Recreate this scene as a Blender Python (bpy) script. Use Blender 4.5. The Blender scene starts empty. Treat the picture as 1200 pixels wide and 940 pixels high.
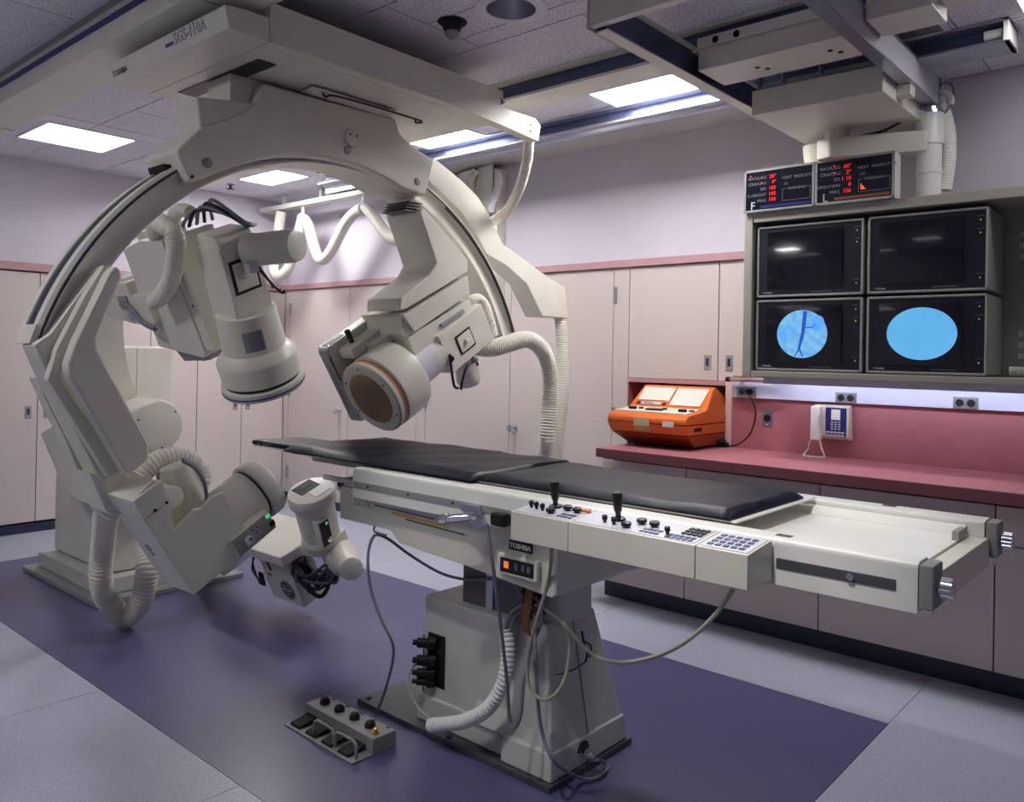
import bpy, bmesh, math, random
from mathutils import Vector, Matrix
random.seed(4)
SC = bpy.context.scene
# ---------------------------------------------------------------- camera
cam = bpy.data.objects.new('camera', bpy.data.cameras.new('camera'))
SC.collection.objects.link(cam); SC.camera = cam
cam.data.sensor_width = 36; cam.data.lens = 28.608; cam.data.clip_start = 0.02
cam.data.shift_y = -0.0494
CR = Vector((0.751111, 0.659908, 0.018826)); CU = Vector((-0.010160, -0.016959, 0.999805)); CF = Vector((-0.660098, 0.751155, 0.006034))
cam.matrix_world = Matrix(((CR.x, CU.x, -CF.x, 7.2404), (CR.y, CU.y, -CF.y, -4.7146), (CR.z, CU.z, -CF.z, 1.5), (0, 0, 0, 1)))
# ---------------------------------------------------------------- world, exposure
W = bpy.data.worlds.new('world'); SC.world = W; W.use_nodes = True
W.node_tree.nodes['Background'].inputs[0].default_value = (.6, .65, .8, 1)
W.node_tree.nodes['Background'].inputs[1].default_value = 0.05
SC.view_settings.view_transform = 'Standard'; SC.view_settings.look = 'None'
SC.view_settings.gamma = 1; SC.view_settings.use_curve_mapping = False
SC.view_settings.exposure = 0.0
LIGHT_W = 20.0        # watts of one square metre of ceiling fixture, scaled per fixture below
# ---------------------------------------------------------------- materials
def lin(c):
    return tuple(((v/255)/12.92 if v/255 <= .04045 else ((v/255+.055)/1.055)**2.4) for v in c)
MATS = {}
def mat(name, rgb, rough=.5, metal=0, emit=0, noise=0, scale=40, bump=0, spec=.5, coat=0, bscale=None, detail=4, alpha=1, trans=0):
    if name in MATS: return MATS[name]
    m = bpy.data.materials.new(name); m.use_nodes = True; nt = m.node_tree; b = nt.nodes['Principled BSDF']
    c = (*lin(rgb), 1)
    b.inputs['Base Color'].default_value = c; b.inputs['Roughness'].default_value = rough
    b.inputs['Metallic'].default_value = metal; b.inputs['Specular IOR Level'].default_value = spec
    b.inputs['Coat Weight'].default_value = coat
    if trans: b.inputs['Transmission Weight'].default_value = trans
    if emit: b.inputs['Emission Color'].default_value = c; b.inputs['Emission Strength'].default_value = emit
    if noise or bump:
        tc = nt.nodes.new('ShaderNodeTexCoord'); n = nt.nodes.new('ShaderNodeTexNoise')
        n.inputs['Scale'].default_value = scale; n.inputs['Detail'].default_value = detail
        nt.links.new(tc.outputs['Object'], n.inputs['Vector'])
        if noise:
            r = nt.nodes.new('ShaderNodeValToRGB')
            r.color_ramp.elements[0].position = .3; r.color_ramp.elements[1].position = .7
            r.color_ramp.elements[0].color = tuple(max(0, v*(1-noise)) for v in c[:3])+(1,)
            r.color_ramp.elements[1].color = tuple(min(1, v*(1+noise*.6)) for v in c[:3])+(1,)
            nt.links.new(n.outputs['Fac'], r.inputs[0]); nt.links.new(r.outputs[0], b.inputs['Base Color'])
        if bump:
            n2 = nt.nodes.new('ShaderNodeTexNoise'); n2.inputs['Scale'].default_value = bscale or scale*4
            nt.links.new(tc.outputs['Object'], n2.inputs['Vector'])
            bp = nt.nodes.new('ShaderNodeBump'); bp.inputs['Strength'].default_value = bump; bp.inputs['Distance'].default_value = .003
            nt.links.new(n2.outputs['Fac'], bp.inputs['Height']); nt.links.new(bp.outputs[0], b.inputs['Normal'])
    MATS[name] = m; return m
def speckle(name, rgb, dark, light, scale, rough, amt=.38, bump=0, stain=None):
    "vinyl or mineral tile: base colour with two scales of fleck"
    if name in MATS: return MATS[name]
    m = mat(name, rgb, rough); nt = m.node_tree; b = nt.nodes['Principled BSDF']
    tc = nt.nodes.new('ShaderNodeTexCoord'); L = nt.links.new
    def nz(s, d=2):
        n = nt.nodes.new('ShaderNodeTexNoise'); n.inputs['Scale'].default_value = s; n.inputs['Detail'].default_value = d
        L(tc.outputs['Object'], n.inputs['Vector']); return n
    n1 = nz(scale); n2 = nz(scale*.63, 3)
    def mix(a, bcol, fac):
        x = nt.nodes.new('ShaderNodeMix'); x.data_type = 'RGBA'
        L(fac, x.inputs[0])
        if isinstance(a, tuple): x.inputs[6].default_value = a
        else: L(a, x.inputs[6])
        x.inputs[7].default_value = bcol; return x.outputs[2]
    def thr(n, lo, hi, out=1):
        r = nt.nodes.new('ShaderNodeMapRange'); r.inputs[1].default_value = lo; r.inputs[2].default_value = hi; r.inputs[4].default_value = out
        L(n.outputs['Fac'], r.inputs[0]); return r.outputs[0]
    c = mix((*lin(rgb), 1), (*lin(dark), 1), thr(n1, 1-amt-.02, 1-amt+.04, .85))
    c = mix(c, (*lin(light), 1), thr(n2, .58, .64, .6))
    if stain:
        c = mix(c, (*lin(stain), 1), thr(nz(1.3, 4), .5, .8, .35))
    L(c, b.inputs['Base Color'])
    if bump:
        bp = nt.nodes.new('ShaderNodeBump'); bp.inputs['Strength'].default_value = bump; bp.inputs['Distance'].default_value = .004
        bp.invert = True
        L(thr(n1, 1-amt-.02, 1-amt+.04), bp.inputs['Height']); L(bp.outputs[0], b.inputs['Normal'])
    return m
CREAM = mat('cream_enamel', (221, 218, 206), .36, noise=.05, scale=6, bump=.04, bscale=300)
CREAMD = mat('cream_enamel_deep', (200, 200, 194), .42, noise=.05, scale=6)
WHITE = mat('white_enamel', (238, 236, 230), .3, noise=.03, scale=5)
HOSE = mat('hose_plastic', (224, 220, 208), .45)
HOSEW = mat('white_hose_plastic', (235, 235, 235), .4)
GREY = mat('grey_paint', (150, 150, 150), .45, noise=.05)
DGREY = mat('dark_grey_paint', (78, 78, 84), .45)
CHANNEL = mat('dark_channel', (84, 90, 122), .3, metal=.6)
ALU = mat('brushed_aluminium', (188, 190, 205), .3, metal=.9, noise=.05, scale=20)
CHROME = mat('chrome', (225, 228, 235), .12, metal=1)
STEEL = mat('blackened_metal', (50, 48, 48), .4, metal=.6)
BLACK = mat('black_plastic', (14, 14, 16), .4)
RUBBER = mat('black_rubber', (20, 20, 22), .7)
PAD = mat('black_vinyl_pad', (11, 13, 32), .45, noise=.1, spec=.25, scale=7, bump=.25, bscale=9)
FACE = mat('keypad_print', (205, 205, 215), .4)
KEY = mat('blue_key', (70, 75, 120), .4)
BLUE = mat('blue_stripe', (40, 66, 150), .4)
NAVY = mat('navy_stripe', (26, 40, 110), .4)
ORANGE = mat('orange_band', (226, 130, 60), .4)
BROWNG = mat('smoked_window', (138, 104, 60), .2, noise=.15, scale=8, coat=.3)
LEATHER = mat('brown_leather', (128, 84, 50), .6, noise=.2, scale=60)
CABLEG = mat('grey_cable', (122, 124, 140), .5)
CABLEB = mat('beige_cable', (170, 166, 152), .5)
CABLEK = mat('black_cable', (22, 22, 26), .5)
LAMI = speckle('beige_laminate', (208, 196, 192), (194, 180, 176), (215, 205, 201), 260, .5, amt=.42)
TRIM = mat('rose_trim', (186, 146, 150), .5, noise=.06, scale=20)
ROSE = mat('rose_laminate', (178, 112, 119), .42, noise=.07, scale=12)
ROSED = mat('rose_laminate_edge', (140, 84, 90), .45)
WALLP = mat('lavender_white_paint', (207, 201, 212), .75, noise=.03, scale=3, bump=.1, bscale=120)
BASEK = mat('dark_cove_base', (40, 44, 70), .35)
FLOORL = speckle('grey_vinyl', (178, 182, 200), (122, 126, 150), (200, 204, 218), 170, .34, amt=.4)
FLOORP = speckle('purple_vinyl', (88, 86, 128), (66, 65, 102), (108, 105, 146), 170, .32, amt=.4, stain=(98, 90, 112))
TILE = speckle('fissured_tile', (230, 227, 238), (136, 132, 156), (238, 236, 244), 120, .85, amt=.41, bump=.5)
GRID = mat('ceiling_grid_paint', (226, 224, 233), .6)
DARKGAP = mat('gap_shadow_paint', (40, 38, 46), .9)
PLATE = mat('steel_plate', (150, 150, 160), .35, metal=.8)
PLASTB = mat('ivory_plastic', (222, 212, 196), .4)
# ---------------------------------------------------------------- object helpers
ORG = {}
def thing(name, label, cat, loc=(0, 0, 0), group=None):
    o = bpy.data.objects.new(name, None); SC.collection.objects.link(o); o.location = loc
    o.empty_display_size = .05
    ORG[o.name] = Vector(loc); o['label'] = label; o['category'] = cat
    if group: o['group'] = group
    return o
def tag(o, label, cat, group=None):
    o['label'] = label; o['category'] = cat
    if group: o['group'] = group
    return o
def catmull(P, n=8, closed=False):
    P = [Vector(p) for p in P]; out = []; k = len(P)
    if k < 3: return P
    rng = range(k) if closed else range(k-1)
    for i in rng:
        if closed: a, b, c, d = P[i-1], P[i], P[(i+1) % k], P[(i+2) % k]
        else: a, b, c, d = P[max(i-1, 0)], P[i], P[i+1], P[min(i+2, k-1)]
        for j in range(n):
            t = j/n
            out.append(.5*((2*b)+(c-a)*t+(2*a-5*b+4*c-d)*t*t+(3*b-a-3*c+d)*t**3))
    if not closed: out.append(P[-1])
    return out
def resample(P, step):
    out = [P[0].copy()]; acc = 0.0
    for a, b in zip(P, P[1:]):
        d = (b-a).length
        if d < 1e-9: continue
        t = step-acc
        while t <= d:
            out.append(a.lerp(b, t/d)); t += step
        acc = d-(t-step)
    return out
class G:
    "collects solids into one mesh"
    def __init__(s, M=None): s.v = []; s.f = []; s.M = M or Matrix(); s.flat = False
    def _add(s, b, bev=0, seg=2):
        if bev:
            s.flat = True
            bmesh.ops.recalc_face_normals(b, faces=b.faces)
            e = [e for e in b.edges if len(e.link_faces) == 2 and e.calc_face_angle(0) > .6]
            bmesh.ops.bevel(b, geom=e, offset=bev, segments=seg, profile=.5, affect='EDGES', clamp_overlap=True)
        bmesh.ops.recalc_face_normals(b, faces=b.faces)
        o = len(s.v); b.verts.index_update()
        s.v += [tuple(s.M @ v.co) for v in b.verts]; s.f += [[o+v.index for v in f.verts] for f in b.faces]; b.free(); return s
    def raw(s, V, F, bev=0, seg=2):
        b = bmesh.new(); vs = [b.verts.new(v) for v in V]
        for f in F:
            try: b.faces.new([vs[i] for i in f])
            except ValueError: pass
        return s._add(b, bev, seg)
    def box(s, x0, x1, y0, y1, z0, z1, bev=0, seg=2):
        V = [(x, y, z) for z in (z0, z1) for x, y in ((x0, y0), (x1, y0), (x1, y1), (x0, y1))]
        return s.raw(V, [(3, 2, 1, 0), (4, 5, 6, 7), (0, 1, 5, 4), (1, 2, 6, 5), (2, 3, 7, 6), (3, 0, 4, 7)], bev, seg)
    def hexa(s, bot, top, bev=0, seg=2):
        n = len(bot); V = list(bot)+list(top)
        return s.raw(V, [list(range(n))[::-1], list(range(n, 2*n))]+[(i, (i+1) % n, n+(i+1) % n, n+i) for i in range(n)], bev, seg)
    def prism(s, P, ax, a, b, bev=0, seg=2):
        f = {'x': lambda p, w: (w, p[0], p[1]), 'y': lambda p, w: (p[0], w, p[1]), 'z': lambda p, w: (p[0], p[1], w)}[ax]
        return s.hexa([f(p, a) for p in P], [f(p, b) for p in P], bev, seg)
    def lathe(s, p0, p1, prof, n=32):
        "prof: (distance along p0->p1 in metres, radius)"
        p0 = Vector(p0); d = (Vector(p1)-p0).normalized(); q = d.to_track_quat('Z', 'Y').to_matrix()
        V = []; F = []
        for h, r in prof:
            for i in range(n):
                a = 2*math.pi*i/n; V.append(tuple(p0+d*h+q @ Vector((max(r, 1e-4)*math.cos(a), max(r, 1e-4)*math.sin(a), 0))))
        for k in range(len(prof)-1):
            for i in range(n): F.append((k*n+i, k*n+(i+1) % n, (k+1)*n+(i+1) % n, (k+1)*n+i))
        F.append(list(range(n))[::-1]); F.append([(len(prof)-1)*n+i for i in range(n)])
        return s.raw(V, F)
    def cyl(s, p0, p1, r, r1=None, n=20, bev=0):
        L = (Vector(p1)-Vector(p0)).length; r1 = r if r1 is None else r1
        if bev: return s.lathe(p0, p1, [(0, r-bev), (bev*.3, r-bev*.3), (bev, r), (L-bev, r1), (L-bev*.3, r1-bev*.3), (L, r1-bev)], n)
        return s.lathe(p0, p1, [(0, r), (L, r1)], n)
    def sweep(s, P, rad, n=10, caps=True):
        "tube along points; rad is a number or one radius per point"
        P = [Vector(p) for p in P]; k = len(P); V = []; F = []
        T = [(P[min(i+1, k-1)]-P[max(i-1, 0)]).normalized() for i in range(k)]
        u = T[0].orthogonal().normalized()
        for i in range(k):
            u = (u-T[i]*u.dot(T[i])).normalized(); w = T[i].cross(u)
            r = rad if isinstance(rad, (int, float)) else rad[i]
            for j in range(n):
                a = 2*math.pi*j/n; V.append(tuple(P[i]+r*(u*math.cos(a)+w*math.sin(a))))
        for i in range(k-1):
            for j in range(n): F.append((i*n+j, i*n+(j+1) % n, (i+1)*n+(j+1) % n, (i+1)*n+j))
        if caps: F.append(list(range(n))[::-1]); F.append([(k-1)*n+j for j in range(n)])
        o = len(s.v); s.v += [tuple(s.M @ Vector(v)) for v in V]; s.f += [[o+i for i in f] for f in F]; return s
    def tube(s, P, r, n=10, sub=8): return s.sweep(catmull(P, sub), r, n)
    def hose(s, P, r, pitch=.016, n=14, depth=.1):
        Q = resample(catmull(P, 14), pitch/3); R = [r*(1, 1, 1-depth)[i % 3] for i in range(len(Q))]
        return s.sweep(Q, R, n)
    def ball(s, c, r, sc=(1, 1, 1), n=16):
        b = bmesh.new(); bmesh.ops.create_uvsphere(b, u_segments=n, v_segments=n//2+2, radius=r)
        for v in b.verts: v.co = Vector(c)+Vector((v.co.x*sc[0], v.co.y*sc[1], v.co.z*sc[2]))
        return s._add(b)
    def out(s, name, m, parent=None, ang=38):
        me = bpy.data.meshes.new(name)
        o0 = ORG[parent.name] if parent is not None else Vector((0, 0, 0))
        me.from_pydata([tuple(Vector(v)-o0) for v in s.v], [], s.f)
        me.materials.append(m); me.shade_smooth() if hasattr(me, 'shade_smooth') else None
        me.polygons.foreach_set('use_smooth', [True]*len(me.polygons)); me.set_sharp_from_angle(angle=math.radians(ang))
        o = bpy.data.objects.new(name, me); SC.collection.objects.link(o)
        if s.flat: w = o.modifiers.new('weighted', 'WEIGHTED_NORMAL'); w.keep_sharp = True; w.weight = 100
        if parent is not None: o.parent = parent; ORG[o.name] = o0
        else: ORG[o.name] = Vector((0, 0, 0))
        return o
def struct(o): o['kind'] = 'structure'; return o
def recentre(o):
    "move a single-mesh thing's origin to the centre of its base"
    vs = [v.co for v in o.data.vertices]
    c = Vector(((min(v.x for v in vs)+max(v.x for v in vs))/2, (min(v.y for v in vs)+max(v.y for v in vs))/2, min(v.z for v in vs)))
    for v in o.data.vertices: v.co -= c
    o.location = c; ORG[o.name] = c.copy(); return o
def text(name, s, m, parent, o, xd, yd, size, ext=.0008, align='LEFT', squeeze=1.0, offset=0.0):
    "lettering as thin raised mesh at world point o, reading along xd with up yd"
    cu = bpy.data.curves.new(name, 'FONT'); cu.body = s; cu.size = size; cu.extrude = ext; cu.align_x = align; cu.resolution_u = 2; cu.offset = offset
    t = bpy.data.objects.new(name, cu); me = bpy.data.meshes.new_from_object(t)
    bpy.data.objects.remove(t); bpy.data.curves.remove(cu)
    xd = Vector(xd).normalized()*squeeze; yd = Vector(yd).normalized(); zd = xd.cross(yd).normalized()
    o0 = ORG[parent.name]; o = Vector(o)
    for v in me.vertices: v.co = o+xd*v.co.x+yd*v.co.y+zd*(v.co.z)-o0
    me.name = name; me.materials.clear(); me.materials.append(m)
    ob = bpy.data.objects.new(name, me); SC.collection.objects.link(ob); ob.parent = parent; ORG[ob.name] = o0
    return ob
def copy_tree(o, parent=None, off=(0, 0, 0), label=None):
    c = o.copy(); SC.collection.objects.link(c)
    if parent is not None: c.parent = parent
    else:
        c.location = Vector(o.location)+Vector(off)
        if label: c['label'] = label
    for ch in list(o.children): copy_tree(ch, c)
    return c
def frame(o, x, z):
    z = Vector(z).normalized(); x = (Vector(x)-z*Vector(x).dot(z)).normalized(); y = z.cross(x)
    return Matrix(((x.x, y.x, z.x, o[0]), (x.y, y.y, z.y, o[1]), (x.z, y.z, z.z, o[2]), (0, 0, 0, 1)))
def arc_pts(c, r, a0, a1, n):
    return [(c[0]+r*math.cos(math.radians(a0+(a1-a0)*i/n)), c[1]+r*math.sin(math.radians(a0+(a1-a0)*i/n))) for i in range(n+1)]
# ================================================================ LARGE STRUCTURE
RX, RY, CZ = 9.2, -7.4, 3.0
# floor: sub-base and the welded vinyl sheets on it
fl = struct(G().box(-.7, RX+.1, RY-.1, .7, -.06, -.004).out('floor', DARKGAP))
PX0, PX1, PY0, PY1 = .86, 6.2, -3.2, -1.12
def sheet(x0, x1, y0, y1, m): return G().box(x0+.0015, x1-.0015, y0+.0015, y1-.0015, -.005, 0).out('vinyl_sheet', m, fl)
sheet(PX0, PX1, PY0, PY1, FLOORP)
for x0, x1 in ((PX0, 2.7), (2.7, 4.5), (4.5, PX1)):
    sheet(x0, x1, PY1, .6, FLOORL)
sheet(-.6, PX0, PY0, .6, FLOORL); sheet(-.6, PX0, -5.2, PY0, FLOORL)
sheet(PX1, 6.78, PY0, .6, FLOORL); sheet(6.78, 8.0, PY0, .6, FLOORL); sheet(8.0, RX, PY0, .6, FLOORL)
for x0, x1 in ((PX0, 2.4), (2.4, 3.55), (3.55, 4.7), (4.7, 5.9), (5.9, 7.2), (7.2, RX)): sheet(x0, x1, -5.2, PY0, FLOORL)
for x0, x1 in ((-.6, 1.5), (1.5, 4), (4, 6.5), (6.5, RX)): sheet(x0, x1, RY, -5.2, FLOORL)
# walls
struct(G().box(-.72, -.002, RY, .7, 2.17, CZ+.1).out('wall_left', WALLP))
struct(G().box(-.72, -.62, RY, .7, 0, 2.17).out('wall_left_recess', WALLP))
wr = struct(G().box(0, RX+.1, .002, .72, 2.12, CZ+.1).out('wall_right', WALLP))
struct(G().box(0, RX+.1, .6, .72, 0, 2.12).out('wall_right_recess', WALLP))
struct(G().box(4.93, RX+.1, .002, .6, 0, 1.42).box(5.5, RX+.1, .002, .6, 1.42, 2.12).out('wall_right_lower', WALLP))
struct(G().box(RX, RX+.1, RY, .002, 0, CZ+.1).out('wall_far_side', WALLP))
struct(G().box(-.72, RX+.1, RY-.1, RY, 0, CZ+.1).out('wall_behind_camera', WALLP))
struct(G().box(0, .022, RY, .0, 2.105, 2.17, .004).out('trim_1', TRIM))
struct(G().box(.02, 5.16, -.022, 0, 2.12, 2.17, .004).box(7.6, RX, -.022, 0, 2.12, 2.17, .004).out('trim_2', TRIM))
struct(G().box(.0, .012, RY, 0, 0, .072, .003).out('baseboard_left', BASEK))
struct(G().box(.02, 4.02, -.012, 0, 0, .072, .003).out('baseboard_right', BASEK))
# ceiling with lay-in tiles
ce = struct(G().box(-.72, RX+.1, RY-.1, .7, CZ+.10, CZ+.13).out('ceiling', DARKGAP))
FIX = [(.74, 1.32, -2.70, -2.13), (.74, 1.32, -1.0, -.66), (2.86, 3.42, -1.0, -.66), (4.5, 5.06, -1.0, -.66), (6.58, 7.16, -1.0, -.66),
       (3.0, 3.6, -5.2, -4.6), (8.3, 8.88, -1.0, -.66), (4.8, 5.4, -5.2, -4.6), (3.0, 3.6, -6.9, -6.3)]  # this row: unseen panels, added as fill light
HOLES = FIX+[(4.79, 5.01, -2.21, -1.99)]
def tile(x0, x1, y0, y1, m=TILE, z=CZ, d=.012):
    for fx in HOLES:
        if x0 < fx[1]-.005 and x1 > fx[0]+.005 and y0 < fx[3]-.005 and y1 > fx[2]+.005:
            fxa, fxb, fya, fyb = fx
            if y1-fyb > .03: tile(x0, x1, fyb, y1, m, z, d)
            if fya-y0 > .03: tile(x0, x1, y0, fya, m, z, d)
            ya, yb = max(y0, fya), min(y1, fyb)
            if fxa-x0 > .03: tile(x0, fxa, ya, yb, m, z, d)
            if x1-fxb > .03: tile(fxb, x1, ya, yb, m, z, d)
            return
    G().box(x0+.004, x1-.004, y0+.004, y1-.004, z, z+d).out('ceiling_tile', m, ce)
ys = [0, -.62, -1.25, -1.86, -2.46, -3.07, -3.68, -4.29, -4.9, -5.51, -6.12, -6.73, RY]
for i, (y1, y0) in enumerate(zip(ys, ys[1:])):
    off = 0 if i % 2 == 0 else -.61
    if i == 1: off = 0
    xs = [1.53]+[x for x in (2.04+off+.61, 3.26+off+.61, 4.49+off+.61, 5.71+off+.61, 6.94+off+.61, 8.16+off+.61)]
    xs = [x for x in xs if x < RX-.1]+[RX]
    for a, b in zip(xs, xs[1:]): tile(a, b, y0, y1)
    for a, b in ((-.3, .06), (.06, .67), (.67, 1.33)):
        tile(a, b, y0, y1)
    tile(1.335, 1.528, y0, y1, GRID, CZ-.002, .01)
def ceiling_light(k, fx, label):
    x0, x1, y0, y1 = fx
    t = thing('ceiling_light', label, 'ceiling light', ((x0+x1)/2, (y0+y1)/2, CZ))
    w = .018
    g = G()
    g.box(x0-w, x1+w, y0-w, y0, CZ-.007, CZ+.004); g.box(x0-w, x1+w, y1, y1+w, CZ-.007, CZ+.004)
    g.box(x0-w, x0, y0, y1, CZ-.007, CZ+.004); g.box(x1, x1+w, y0, y1, CZ-.007, CZ+.004)
    g.out('frame', GRID, t)
    G().box(x0, x1, y0, y1, CZ-.004, CZ+.002).out('diffuser', LAMPS[k], t)
LAMPA = mat('added_panel_diffuser', (252, 250, 250), .5, emit=LIGHT_W*1.35)  # diffuser of the unseen panel added left of the camera
LAMPD = mat('lamp_diffuser_bright', (252, 250, 250), .5, emit=LIGHT_W*2.6)
LAMPC = mat('lamp_diffuser_dim', (252, 250, 252), .5, emit=LIGHT_W*.25)  # emission turned down to keep the left wall dim
LAMPE = mat('lamp_diffuser_brightest', (252, 250, 250), .5, emit=LIGHT_W*3.2)  # emission turned up to brighten the right wall
LAMPF = mat('added_panel_diffuser_dim', (252, 250, 252), .5, emit=LIGHT_W*.08)  # for the other unseen added panels, emission kept low
LAMPG = mat('lamp_diffuser_medium', (252, 250, 252), .5, emit=LIGHT_W*.6)  # emission turned down to keep the base cabinets dark
LAMPS = [LAMPC, LAMPD, LAMPD, LAMPE, LAMPG, LAMPA, LAMPF, LAMPF, LAMPF]
FLAB = ['square lit ceiling panel nearest the left wall, above the big arc\'s left end',
        'lit ceiling panel seen through the big arc, near the room corner',
        'lit ceiling panel half hidden behind the hanging beam\'s underside',
        'lit ceiling panel between the two ceiling rails right of the hanging beam',
        'lit ceiling panel cut off by the top right corner of the photo',
        'added fill-light panel out of view left of the camera, nearest the beam with the blue stripe', 'added fill-light panel out of view over the right end of the counter', 'added fill-light panel above and behind the camera', 'added fill-light panel farthest back on the camera side of the room']
for k, fx in enumerate(FIX): ceiling_light(k, fx, FLAB[k])
# ================================================================ CEILING FITTINGS
def rail(label, x0, x1, y0, y1, z0, parts=True, stripe=False):
    t = thing('ceiling_rail', label, 'ceiling rail', ((x0+x1)/2, (y0+y1)/2, CZ))
    return t
# rail along the right wall: open channel facing the room
t = rail('long silver ceiling rail running along the top of the right wall', 1.5, 6.52, -.68, -.48, 2.90)
G().cyl((1.5, -.60, 2.915), (5.3, -.60, 2.915), .035, n=24).box(1.5, 6.52, -.70, -.48, 2.985, 2.999, .002).box(1.5, 6.52, -.69, -.50, 2.90, 2.912, .002).box(1.5, 6.52, -.515, -.50, 2.912, 2.985).out('channel', ALU, t)
G().box(1.52, 6.5, -.62, -.52, 2.912, 2.985).out('track_web', CHANNEL, t)
G().box(6.5, 6.52, -.70, -.48, 2.90, 2.999, .002).out('end_plate', WHITE, t)
G().cyl((6.42, -.65, 2.95), (6.49, -.65, 2.95), .022).out('end_buffer', WHITE, t)
G().box(1.5, 5.4, -.40, -.002, 2.985, 2.998, .002).out('cover_strip', CREAMD, t)
# middle rail
t = rail('dark channel ceiling rail between the light panels and the sprinkler', 0, 0, 0, 0, 0)
t.location = (3, -1.4, CZ); ORG[t.name] = Vector((3, -1.4, CZ))
G().box(.1, 6.95, -1.43, -1.19, 2.985, 2.999, .002).box(.1, 6.95, -1.41, -1.21, 2.895, 2.91, .002).out('channel', CREAM, t)
G().box(.12, 6.93, -1.385, -1.23, 2.91, 2.985).out('track_web', CHANNEL, t)
# left rail with blue stripe
t = rail('cream ceiling beam with a blue stripe running across the top left corner', 0, 0, 0, 0, 0)
t.location = (3, -3.15, CZ); ORG[t.name] = Vector((3, -3.15, CZ))
G().box(.05, 6.9, -3.235, -2.99, 2.83, 2.999, .006).out('beam', CREAM, t)
G().box(.05, 6.9, -3.2385, -3.234, 2.915, 2.945).out('blue_stripe', NAVY, t)
G().box(.05, 6.9, -3.245, -3.23, 2.975, 2.999, .003).out('flange', GREY, t)
for x in (1.6, 4.3, 6.1): G().box(x, x+.006, -3.2372, -2.99, 2.828, 2.985).out('joint', GREY, t)
# round recessed downlight
t = thing('downlight', 'round recessed downlight with a bright metal reflector, at the top middle', 'downlight', (4.9, -2.1, CZ))
g = G()
for i_ in range(40):
    a_, b_ = math.radians(i_*9), math.radians(i_*9+9); q_ = lambda r, a, z: (4.9+r*math.cos(a), -2.1+r*math.sin(a), z)
    g.hexa([q_(.108, a_, CZ-.006), q_(.155, a_, CZ-.004), q_(.155, b_, CZ-.004), q_(.108, b_, CZ-.006)], [q_(.108, a_, CZ-.0006), q_(.156, a_, CZ-.0006), q_(.156, b_, CZ-.0006), q_(.108, b_, CZ-.0006)])
g.out('trim_ring', GRID, t)
n = 40; V = []; F = []
for h, r in ((-.003, .106), (.05, .098), (.1, .085)):
    V += [(4.9+r*math.cos(2*math.pi*i/n), -2.1+r*math.sin(2*math.pi*i/n), CZ+h*.85) for i in range(n)]
F = [(k*n+i, k*n+(i+1) % n, (k+1)*n+(i+1) % n, (k+1)*n+i) for k in range(2) for i in range(n)]+[list(range(2*n, 3*n))]
G().raw(V, F).out('reflector', ALU, t)
def downlight(x, y, label, aim, power):  # unseen fitting with a spot, added to brighten the table
    t = thing('downlight', label, 'downlight', (x, y, CZ))
    G().lathe((x, y, CZ-.001), (x, y, CZ-.1), [(0, .13), (.004, .13), (.006, .11)], 40).out('trim_ring', GRID, t)
    G().lathe((x, y, CZ-.0065), (x, y, CZ-.1), [(0, .1), (.001, .1)], 32).out('reflector', ALU, t)
    L = bpy.data.lights.new('added_spot', 'SPOT'); L.energy = power; L.spot_size = math.radians(38); L.spot_blend = .8; L.shadow_soft_size = .08; L.color = (1, .985, .96)
    o = bpy.data.objects.new('added_spot', L); SC.collection.objects.link(o); o.parent = t
    o.location = (0, 0, -.02); o.rotation_euler = (Vector(aim)-Vector((x, y, CZ))).to_track_quat('-Z', 'Y').to_euler()
downlight(6.2, -3.42, 'added out-of-view spotlight above the console end of the patient table', (6.22, -2.42, 1.0), 215)
downlight(5.35, -3.7, 'added out-of-view spotlight in front of the middle of the patient table', (5.3, -2.55, .95), 110)
SX, SY = (0.449, -0.889, 3)[:2]
t = thing('sprinkler_head', 'tiny dark sprinkler head on the ceiling seen under the big arc', 'sprinkler', (SX, SY, CZ))
G().cyl((SX, SY, CZ-.001), (SX, SY, CZ-.008), .035, n=20).out('rose', GREY, t)
G().cyl((SX, SY, CZ-.008), (SX, SY, CZ-.04), .012, n=12).box(SX-.04, SX+.04, SY-.006, SY+.006, CZ-.045, CZ-.04).box(SX-.006, SX+.006, SY-.04, SY+.04, CZ-.045, CZ-.04).out('deflector', STEEL, t)
t = thing('ceiling_sensor', 'small dome sensor with a dark collar on the ceiling tile left of the downlight', 'sensor', (4.6, -2.16, CZ))
G().lathe((4.6, -2.16, CZ), (4.6, -2.16, CZ-.1), [(0, .068), (.004, .066), (.006, .05)], 32).out('rose', STEEL, t)
G().lathe((4.6, -2.16, CZ-.004), (4.6, -2.16, CZ-.1), [(0, .045), (.02, .045), (.04, .036), (.042, .03)], 28).out('collar', BLACK, t)
G().ball((4.6, -2.16, CZ-.05), .032).out('dome', GREY, t)
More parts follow.
